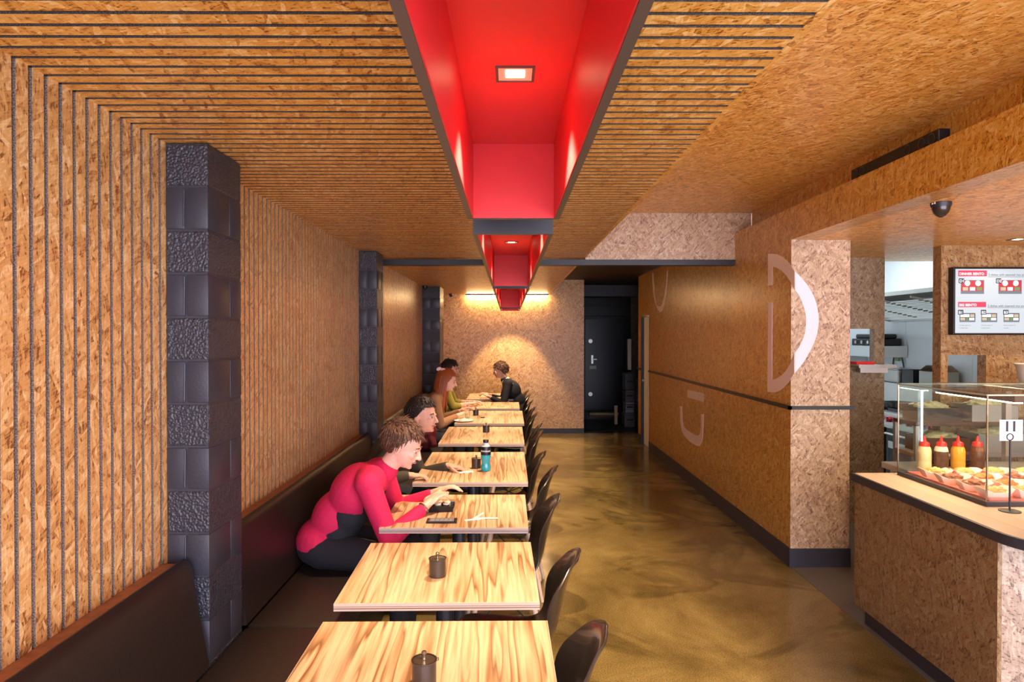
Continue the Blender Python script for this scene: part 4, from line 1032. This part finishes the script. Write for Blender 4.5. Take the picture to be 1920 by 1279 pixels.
def hand(prims, wrist, dirv, palmn, side, curl=.5, sc=1.0):
    # dirv: hand axis; palmn: palm normal (down); side: +1 thumb on the +cross side
    d = Vector(dirv).normalized(); n = Vector(palmn); n = (n-d*n.dot(d)).normalized(); s = d.cross(n)*side
    w = Vector(wrist)
    Pm = Matrix((d, s, n)).transposed().to_4x4()
    prims.append(E_(w+d*.045*sc, (.050*sc, .038*sc, .015*sc), Pm)); prims.append(C_(w-d*.01, .024*sc, w+d*.03*sc, .022*sc))
    for k, (off, ln) in enumerate(((.029, .068), (.010, .076), (-.010, .070), (-.028, .056))):
        p = w+d*.080*sc+s*off*sc; dd = (d+s*off*2.5).normalized(); seg = ln*sc/3; c = .12+curl*.45+.05*k
        for q in range(3):
            ang = c*(q+.6); v = dd*math.cos(ang)+n*math.sin(ang); p2 = p+v*seg*1.25
            prims.append(C_(p, (.0088-.0009*q)*sc, p2, (.0080-.0009*q)*sc)); p = p2
    p = w+d*.025*sc+s*.030*sc
    for q in range(3):
        v = (d*(.55+.2*q)+s*(.75-.3*q)+n*(.15+.1*q)).normalized(); p2 = p+v*.030*sc
        prims.append(C_(p, (.0125-.0015*q)*sc, p2, (.0110-.0015*q)*sc)); p = p2
def person(loc, rz, label, lean, headturn, skin, top, hair, lh, rh, top_name='sweater', lower='denim', nod=0, hair_style='short', lelb=(-.3, .5, -1), relb=(-.3, -.5, -1), sleeve_to=1.0, collar=None, seat=.5, chest=1.0, lhd=None, rhd=None, vz=.006, legs=True, twist=0):
    t = thing('person', label, 'person', loc, rz)
    hip = Vector((0, 0, .10)); ph = R(lean)
    def sp(u, side=0, f=0):
        a = ph*(.6+.7*u/.5); return hip+Vector((math.sin(a)*u+f*math.cos(a), side, math.cos(a)*u-f*math.sin(a)))
    sh = sp(.46); neck = sp(.53); hd = neck+Vector((math.sin(ph*.6)*.12+.03, 0, math.cos(ph*.6)*.118))
    SL, SR = sp(.445, .185), sp(.445, -.185)
    LW, RW = Vector(lh), Vector(rh)
    LE, LW = ik(SL, LW, .30, .26, lelb); RE, RW = ik(SR, RW, .30, .26, relb)
    body = []; spn = Matrix.Rotation(ph*1.0, 4, 'Y')
    body += [E_(hip, (.125, .165, .12)), E_(sp(.16), (.105, .140, .13), spn), E_(sp(.32), (.115, .165, .15), spn), E_(sp(.42), (.09, .17, .08), spn), C_(sp(.44, .10), .070, SL, .056), C_(sp(.44, -.10), .070, SR, .056)]
    body += [C_(sp(.44), .068, sp(.52), .052), C_(sp(.50), .054, hd+Vector((-.02, 0, -.03)), .050)]
    for S, E2, Wr in ((SL, LE, LW), (SR, RE, RW)):
        body += [C_(S, .052, (S+E2)/2, .044), C_((S+E2)/2, .044, E2, .037), C_(E2, .038, E2+(Wr-E2)*.35, .038), C_(E2+(Wr-E2)*.35, .038, Wr, .024)]
    kn = {}
    for s in (1, -1):
        h0 = hip+Vector((.02, s*.09, -.01)); k = Vector((.44, s*.13, .045)); an = Vector((.42, s*.13, -.42+(.5-seat)))
        body += [C_(h0, .088, k, .056), C_(k, .056, k+(an-k)*.3, .052), C_(k+(an-k)*.3, .052, an, .034), C_(an, .036, an+Vector((.14, 0, -.035)), .026)]
        kn[s] = (h0, k, an)
    hR = Matrix.Rotation(R(headturn), 4, 'Z') @ Matrix.Rotation(R(nod), 4, 'Y')
    def hp(x, y, z): return hd+(hR @ Vector((x, y, z)))
    def he(c, r, rot=None): body.append(E_(hp(*c), r, hR @ rot if rot is not None else hR))
    he((-.012, 0, .035), (.098, .076, .090)); he((.018, 0, -.02), (.072, .062, .085)); he((.040, 0, -.072), (.040, .036, .030)); he((.070, 0, -.086), (.016, .019, .014))
    he((.082, 0, .020), (.012, .046, .012)); he((.056, .032, -.018), (.030, .022, .022)); he((.056, -.032, -.018), (.030, .022, .022))
    body.append(C_(hp(.088, 0, .012), .0075, hp(.107, 0, -.026), .0115)); he((.092, .011, -.030), (.010, .008, .007)); he((.092, -.011, -.030), (.010, .008, .007))
    he((.082, 0, -.055), (.012, .022, .008)); he((.084, 0, -.049), (.011, .020, .005))
    for s in (1, -1):
        he((-.008, s*.078, -.005), (.018, .007, .030), Matrix.Rotation(R(s*-18), 4, 'Z')); he((-.004, s*.076, -.028), (.010, .006, .010))
    handp = []
    hand(body, LW, lhd or (LW-LE), (0, 0, -1), -1 if True else 1, .5); hand(body, RW, rhd or (RW-RE), (0, 0, -1), 1, .5)
    vox(body, .0048, 'body', skin, t, 3)
    # face details
    for s in (1, -1):
        m = MB(); m.ell(hp(.0725, s*.029, .006), (.0115, .0120, .0090), hR, 16, 12); e = m.build('eye', 'eye', t, smooth=True)
        m = MB(); m.ell(hp(.0822, s*.0305, .006), (.0036, .0068, .0070), hR, 12, 8); m.build('iris', 'iris', e, smooth=True)
        m = MB(); m.tube([hp(.088, s*.012, .026), hp(.091, s*.026, .031), hp(.079, s*.050, .027)], [.003, .0042, .002], 6); m.build('eyebrow', hair, t, smooth=True)
        m = MB(); m.tube([hp(.0845, s*.016, .010), hp(.0890, s*.029, .0165), hp(.0790, s*.043, .009)], .0026, 6); m.build('eyelid', skin, t, smooth=True)
    m = MB(); m.tube([hp(.083, .024, -.056), hp(.0945, .008, -.0535), hp(.0955, 0, -.0545), hp(.0945, -.008, -.0535), hp(.083, -.024, -.056)], [.002, .005, .005, .005, .002], 8); m.build('lips', 'lip', t, smooth=True)
    # clothing
    g = .011*chest
    cl = [E_(hip+Vector((0, 0, .02)), (.138, .178, .12)), E_(sp(.16), (.122, .158, .15), spn), E_(sp(.32), (.130, .180, .16), spn), E_(sp(.42), (.10, .180, .085), spn), C_(sp(.44, .10), .083, SL, .067), C_(sp(.44, -.10), .083, SR, .067), C_(sp(.44), .085, sp(.505), .068)]
    for S, E2, Wr in ((SL, LE, LW), (SR, RE, RW)):
        We = E2+(Wr-E2)*sleeve_to*.93
        cl += [C_(S, .064, (S+E2)/2, .058), C_((S+E2)/2, .058, E2, .052), C_(E2, .052, E2+(We-E2)*.4, .050), C_(E2+(We-E2)*.4, .050, We, .034)]
        # cloth folds at the elbow
        for q in (-.05, .0, .05): 
            ax = (Wr-E2).normalized(); c0 = E2+ax*(.04+q*.5); cl.append(E_(c0, (.056, .056, .010), ax.to_track_quat('Z', 'Y').to_matrix().to_4x4()))
    vox(cl, .0062, top_name, top, t, 3)
    if legs:
        tr = [E_(hip+Vector((0, 0, -.01)), (.136, .176, .105))]
        for s in (1, -1):
            h0, k, an = kn[s]; tr += [C_(h0, .098, k, .068), C_(k, .068, k+(an-k)*.9, .050)]
        vox(tr, .008, 'trousers', lower, t, 3)
        for s in (1, -1):
            h0, k, an = kn[s]; m = MB(); m.ell(an+Vector((.075, 0, -.042)), (.14, .048, .038)); m.ell(an+Vector((-.02, 0, -.01)), (.05, .045, .05)); m.build('shoe', 'label_black', t, smooth=True)
    return t, hp, hR, sp, (SL, LE, LW), (SR, RE, RW), hd
def hair_cap(hp, hR, hair, t, thick=.0, noise_amp=.010, back=1.0, low=-.03, name='hair'):
    # cap of hair over the skull with short locks
    b = bmesh.new(); bmesh.ops.create_icosphere(b, subdivisions=6, radius=1); sd = random.random()*30
    kill = []
    for v in b.verts:
        c = v.co.copy()
        x, y, z = -.018+c.x*(.103+thick), c.y*(.083+thick), .040+c.z*(.096+thick)
        # hairline: forehead high, behind the ears low
        line = .075 if x > .045 else (.075-(.045-x)*1.35 if x > -.035 else low-.03)
        k = 1+noise_amp*8*(mnoise.noise(Vector((c.x*5+sd, c.y*9, c.z*5)))*.35+abs(mnoise.noise(Vector((c.x*12, c.y*26+sd, c.z*10))))*.5)
        if z < line: k = .86
        v.co = hp(-.018+(x+.018)*k, y*k, .040+(z-.040)*k)
    m = MB(); m.add(b); return m.build(name, hair, t, smooth=True)
def locks(hp, hR, hair, t, n, zlow, rad, fwd=.02, name='hair_lock', fn=None):
    m = MB()
    for i in range(n):
        a = R(70)+R(220)*i/(n-1)+random.uniform(-.06, .06)
        x0, y0 = -.02+.088*math.cos(a), .078*math.sin(a)
        pts = [(-.02+(.04)*math.cos(a), .035*math.sin(a), .128), (x0*.95+.0, y0*1.02, .085), (x0*1.08-.004, y0*1.14, .02), (x0*1.12-.002, y0*1.22, -.07)]
        L = zlow+random.uniform(-.03, .03)
        k = 3
        for q in range(1, 4):
            u = q/3; pts.append((x0*1.12+fwd*u+random.uniform(-.006, .006), y0*(1.22+.25*u)+random.uniform(-.006, .006), -.07+(L+.07)*u))
        m.tube([hp(*p) for p in pts], [rad*.6, rad, rad, rad, rad*.95, rad*.8, rad*.2], 7)
    return m.build(name, hair, t, smooth=True, fix=True)

SEAT = .50
def short_locks(hp, hR, hair, t, n, low=-.03, ln=.030, rad=.0055, seed=1):
    rnd = random.Random(seed); m = MB(); c0 = 0; tries = 0
    while c0 < n and tries < n*8:
        tries += 1
        u, a = rnd.uniform(-.55, 1), rnd.uniform(0, 2*math.pi); s = math.sqrt(1-u*u)
        nx, ny, nz = s*math.cos(a), s*math.sin(a), u
        p = Vector((-.018+nx*.104, ny*.083, .040+nz*.097))
        line = .080 if p.x > .045 else (.080-(.045-p.x)*1.35 if p.x > -.035 else low-.03)
        if p.z < line: continue
        nrm = Vector((nx/.104, ny/.083, nz/.097)).normalized()
        comb = Vector((.55 if nz > .3 else -.15, ny*.5, -.75 if nz < .6 else .15)); comb = (comb-nrm*comb.dot(nrm)).normalized()
        comb = (comb+Vector((rnd.uniform(-.5, .5), rnd.uniform(-.5, .5), rnd.uniform(-.3, .3)))).normalized(); L = ln*rnd.uniform(.7, 1.3)
        pts = [p-nrm*.004, p+(nrm*.5+comb*.5)*L*.45, p+(nrm*.22+comb)*L]
        m.tube([hp(*q) for q in pts], [rad, rad*.8, rad*.15], 5); c0 += 1
    return m.build('hair_locks', hair, t, smooth=True)
def L_(P, loc, rz=0):
    v = Vector(P)-Vector(loc); return Matrix.Rotation(-rz, 3, 'Z') @ v
# dark-haired man
loc = (-.97, 4.55, SEAT)
t, hp, hR, sp, LA, RA, hd = person(loc, 0, 'dark-haired man in olive grey jumper leaning on the table, looking right', 27, -16, 'skin', 'sweater', 'hair_dark',
    lh=L_((-.43, 4.66, .782), loc), rh=L_((-.66, 4.33, .785), loc), lelb=(-.2, .35, -1), relb=(-.8, -.5, -.9), rhd=(1, .3, -.05), lhd=(1, -.12, -.10), nod=2)
hair_cap(hp, hR, 'hair_dark', t, thick=.004, noise_amp=.009)
short_locks(hp, hR, 'hair_dark', t, 800, ln=.021, rad=.0045, seed=3)
# person in magenta top
loc = (-.985, 3.53, SEAT)
t, hp, hR, sp, LA, RA, hd = person(loc, 0, 'person in bright magenta top and black vest leaning over the sushi tray', 31, -5, 'skin2', 'magenta', 'hair_brown',
    lh=L_((-.42, 3.80, .80), loc), rh=L_((-.44, 3.50, .80), loc), top_name='fleece', lower='black_cloth', nod=22, lelb=(-.3, .5, -1), relb=(-.3, -.5, -1), sleeve_to=.9)
hair_cap(hp, hR, 'hair_brown', t, thick=.006, noise_amp=.014)
spn = Matrix.Rotation(R(31), 4, 'Y')
vest = [E_(sp(.10, 0, .05), (.105, .150, .13), spn), E_(sp(.22, 0, .045), (.105, .158, .14), spn), E_(sp(.34, 0, .04), (.105, .150, .13), spn)]
vox(vest, .008, 'vest', 'black_cloth', t, 3)
m = MB(); Wp = RA[2]+(RA[1]-RA[2])*.06; ax = (RA[2]-RA[1]).normalized(); q = ax.to_track_quat('Z', 'Y')
m.tube([Wp+q @ Vector((.032*math.cos(a*math.pi/8), .029*math.sin(a*math.pi/8), 0)) for a in range(17)], .004, 6); m.build('bracelet', 'tin_lid', t)
short_locks(hp, hR, 'hair_brown', t, 750, low=-.05, ln=.034, rad=.005, seed=5)
# red-haired woman
loc = (-.98, 7.35, SEAT)
t, hp, hR, sp, LA, RA, hd = person(loc, 0, 'red-haired woman with pale pink bow, eating at her table', 20, -4, 'skin2', 'tan_knit', 'hair_red',
    lh=L_((-.56, 7.62, .83), loc), rh=L_((-.58, 7.42, .80), loc), top_name='jumper', nod=12, lelb=(-.4, .3, -1), relb=(-.4, -.3, -1), sleeve_to=.95)
hair_cap(hp, hR, 'hair_red', t, thick=.010, noise_amp=.010, low=-.08)
locks(hp, hR, 'hair_red', t, 46, -.34, .013, fwd=.03, name='long_hair')
m = MB()
for s in (-1, 1):
    m.add(MB().ell((0, 0, 0), (.030, .012, .020), Matrix.Rotation(R(s*25), 4, 'Y'), 14, 10).bm, 0, None, hp(-.085+s*.026, -.045, .118))
m.ell(hp(-.085, -.045, .118), (.010, .012, .012)); m.build('bow', 'pink_bow', t, smooth=True)
# maroon jacket beside her on the bench
t = thing('jacket', 'crumpled maroon jacket on the bench beside the red-haired woman', 'jacket', (-.90, 6.93, SEAT))
vox([E_((0, 0, .12), (.14, .15, .13)), E_((-.06, .03, .28), (.09, .14, .12)), E_((.05, -.04, .20), (.10, .11, .11)), C_((.02, -.08, .30), .045, (.12, -.10, .08), .04)], .012, 'jacket_body', 'maroon', t, 2)
# person in olive top behind her
loc = (-.95, 8.85, SEAT)
t, hp, hR, sp, LA, RA, hd = person(loc, 0, 'dark-haired person in olive yellow top on the bench behind the red-haired woman', 10, -6, 'skin', 'olive', 'hair_dark',
    lh=L_((-.50, 9.05, .79), loc), rh=L_((-.52, 8.80, .79), loc), top_name='shirt', sleeve_to=.5, nod=8)
hair_cap(hp, hR, 'hair_dark', t, thick=.008, noise_amp=.016)
short_locks(hp, hR, 'hair_dark', t, 260, ln=.04, rad=.008, seed=8)
# person on the last chairs
loc = (.16, 9.98, .47)
t, hp, hR, sp, LA, RA, hd = person(loc, math.pi, 'person in dark top with pale collar seated on a chair by the back wall', 20, 0, 'skin', 'black_cloth', 'hair_brown',
    lh=L_((-.30, 9.82, .79), loc, math.pi), rh=L_((-.32, 10.14, .79), loc, math.pi), top_name='shirt', seat=.47, nod=10, sleeve_to=.8)
hair_cap(hp, hR, 'hair_brown', t, thick=.006, noise_amp=.016)
vox([C_(sp(.43, .11), .078, sp(.43, -.11), .078), C_(sp(.45), .080, sp(.50), .070)], .008, 'collar', 'white_cloth', t, 3)
short_locks(hp, hR, 'hair_brown', t, 260, ln=.04, rad=.008, seed=9)

# ------------------------------------------------------------------ things on the tables
# sports drink
t = thing('drink_bottle', 'clear bottle of blue sports drink with black cap and label', 'bottle', (-.165, 4.66, .75))
pr = [(0, 0), (.030, 0), (.034, .006), (.034, .030), (.029, .045), (.028, .058), (.031, .075), (.035, .095), (.035, .112), (0, .112)]
m = MB(); m.lathe(pr, seg=32); m.build('drink', 'blue_drink', t, smooth=50)
m = MB(); m.lathe([(0, .1125), (.0355, .1125), (.0362, .120), (.0362, .160), (.0335, .170), (0, .170)], seg=32); lb = m.build('label_sleeve', 'label_black', t, smooth=40)
m = MB(); m.lathe([(0, .1705), (.030, .1705), (.022, .183), (.015, .192), (.0145, .196), (0, .196)], seg=28); m.build('shoulder', 'tile', t, smooth=50)
m = MB(); m.lathe([(0, .1965), (.019, .1965), (.0195, .199), (.0195, .214), (.018, .217), (0, .217)], seg=28); m.build('cap', 'label_black', t, smooth=40)
tb = text_bm('POWERADE', .0150, .0002, 'CENTER', .0004)
for v in tb.verts:
    a = v.co.x/.0366; r_ = .0366+v.co.z; v.co = Vector((r_*math.sin(a), -r_*math.cos(a), v.co.y+.135))
m = MB(); m.add(tb); m.build('lettering', 'paper2', lb)
# sushi tray
t = thing('sushi_tray', 'black takeaway tray under the sushi rolls', 'tray', (-.375, 3.60, .75), R(4))
b = bmesh.new(); A = [(-.075, -.045), (.075, -.045), (.075, .045), (-.075, .045)]; lo = [b.verts.new((x*.86, y*.82, 0)) for x, y in A]; hi = [b.verts.new((x*1.05, y*1.08, .034)) for x, y in A]
b.faces.new(lo[::-1])
for i in range(4): b.faces.new((lo[i], lo[(i+1) % 4], hi[(i+1) % 4], hi[i]))
to_obj(b, 'tray_body', 'label_black', t, [('SOLIDIFY', dict(thickness=.0018))], 20)
for i, (dx, dy) in enumerate([(-.048, -.018), (-.008, -.02), (.034, -.018), (-.045, .018), (-.004, .019), (.038, .018)]):
    lbn = ['left', 'middle', 'right'][i % 3]+' sushi roll in the '+('front' if i < 3 else 'back')+' row of the black tray'
    q = thing('sushi_roll', lbn, 'sushi roll', (-.375+dx, 3.60+dy, .754), 0, 'sushi rolls in the tray')
    m = MB(); m.cone((0, 0, 0), (0, 0, .034), .0175, .0175, 22); m.build('seaweed_wrap', 'green' if i % 2 else 'label_black', q, smooth=40)
    m = MB(); m.lathe([(0, .0342), (.0172, .0342), (.0168, .040), (.009, .043), (0, .0435)], seg=20); m.build('rice', 'rice', q, smooth=60)
    m = MB(); m.ell((.002, 0, .0445), (.007, .006, .004)); m.build('filling', 'food_gold' if i % 2 == 0 else 'lettuce', q, smooth=True)
t = thing('phone', 'black phone lying flat in front of the sushi tray', 'phone', (-.343, 3.385, .75), R(1))
m = MB(); m.box(-.078, .078, -.038, .038, 0, .009, 0, .004); m.build('case', 'phone', t)
m = MB(); m.box(-.062, .062, -.030, .030, .0092, .0098); m.build('screen', simple('grey phone screen', (.20, .21, .24), .15), t)
m = MB()
for i in range(5):
    for j in range(2): m.box(-.052+i*.022, -.036+i*.022, -.020+j*.022, -.004+j*.022, .0099, .0103)
m.build('icon_row', 'bluegrey', t)
t = thing('paper_wrapper', 'torn white paper chopstick wrapper on the sushi table', 'wrapper', (-.150, 3.43, .75), R(14))
m = MB(); m.box(-.085, .03, -.010, .010, .0006, .003, rot=Matrix.Rotation(R(8), 4, 'Z')); m.box(-.02, .09, -.009, .009, .0032, .006, rot=Matrix.Rotation(R(-14), 4, 'Z'))
m.box(-.03, .05, -.007, .007, 0, .002, rot=Matrix.Rotation(R(24), 4, 'Z') @ Matrix.Rotation(R(-18), 4, 'Y'), at=(-.02, .01, .007)); m.build('paper', 'paper2', t)
t = thing('napkin', 'small white napkin under the hand of the dark-haired man', 'napkin', (-.30, 4.60, .75), R(20))
m = MB(); m.box(-.05, .05, -.02, .02, .0, .003); m.box(-.03, .05, -.018, .015, .0032, .006, rot=Matrix.Rotation(R(12), 4, 'Z')); m.build('paper', 'paper2', t)
# plate and glass at the red-haired woman's table
t = thing('plate', 'white plate with food in front of the red-haired woman', 'plate', (-.50, 7.30, .75))
m = MB(); m.lathe([(0, 0), (.06, 0), (.10, .012), (.105, .016), (.10, .016), (.06, .006), (0, .006)], seg=32); m.build('dish', 'paper2', t, smooth=50)
b = bmesh.new(); bmesh.ops.create_icosphere(b, subdivisions=3, radius=1)
for v in b.verts: q = 1+.4*mnoise.noise(v.co*4); v.co = Vector((v.co.x*.055*q, v.co.y*.05*q, max(.006, .012+v.co.z*.022*q)))
to_obj(b, 'food', 'rice', t, [], 180)
t = thing('drinking_glass', 'clear drinking glass with straws beside the plate', 'glass', (-.48, 7.62, .75))
m = MB(); m.lathe([(0, 0), (.028, 0), (.034, .11), (.032, .11), (.026, .006), (0, .006)], seg=28); m.build('tumbler', 'glass', t, smooth=50)
for i in (-1, 1):
    m = MB(); m.tube([(i*.010, 0, .008), (i*.024, .01, .19)], .003, 8); m.build('straw', 'paper2', t)
t = thing('car_keys', 'small dark bunch of keys right of the canister by the red-haired woman', 'keys', (-.31, 7.62, .75))
m = MB(); m.box(-.02, .03, -.014, .014, 0, .012, 0, .005); m.build('fob', 'label_black', t); m = MB(); m.box(.028, .085, -.004, .004, .002, .004); m.box(.02, .07, -.024, -.017, .0, .002); m.tube([(.03+.012*math.cos(a*math.pi/6), .012*math.sin(a*math.pi/6), .006) for a in range(13)], .0015, 6); m.build('key', 'steel', t)

# ------------------------------------------------------------------ light
w = bpy.data.worlds.new('daylight'); SC.world = w; w.use_nodes = True
w.node_tree.nodes['Background'].inputs[0].default_value = (.86, .84, 1.0, 1); w.node_tree.nodes['Background'].inputs[1].default_value = 4.9
def area(name, loc, rot, sx_, sy_, p, col):
    l = bpy.data.lights.new(name, 'AREA'); l.shape = 'RECTANGLE'; l.size = sx_; l.size_y = sy_; l.energy = p; l.color = col
    o = bpy.data.objects.new(name, l); COL.objects.link(o); o.location = loc; o.rotation_euler = rot; return o
# kitchen ceiling panel
t = thing('kitchen_panel_light', 'white panel light on the kitchen ceiling', 'ceiling light', (3.6, 7.6, 2.899))
m = MB(); m.box(-.3, .3, -.6, .6, -.03, 0); m.build('housing', 'white', t)
m = MB(); m.box(-.28, .28, -.58, .58, -.034, -.0305); m.build('diffuser', emat('cool panel diffuser', (.88, .95, 1), 17), t)
t = thing('kitchen_panel_light', 'white panel light over the kitchen doorway', 'ceiling light', (4.2, 5.7, ZSOF))
m = MB(); m.box(-.3, .3, -.15, .15, -.03, -.001); m.build('housing', 'white', t)
m = MB(); m.box(-.28, .28, -.13, .13, -.034, -.0305); m.build('diffuser', emat('cool panel diffuser small', (.88, .95, 1), 8), t)
# downlights over the counter and in the high boarded ceiling
for x, y, z, lb, p in ((3.69, 4.83, ZSOF-.001, 'square downlight in the soffit near the menu screen', 18), (3.2, 1.2, ZSOF-.001, 'square downlight in the soffit over the near floor', 14)):
    downlight(x, y, z, lb, p, 120, 'square downlights in the counter soffit', (1, .78, .55))
vs.exposure = 0.98
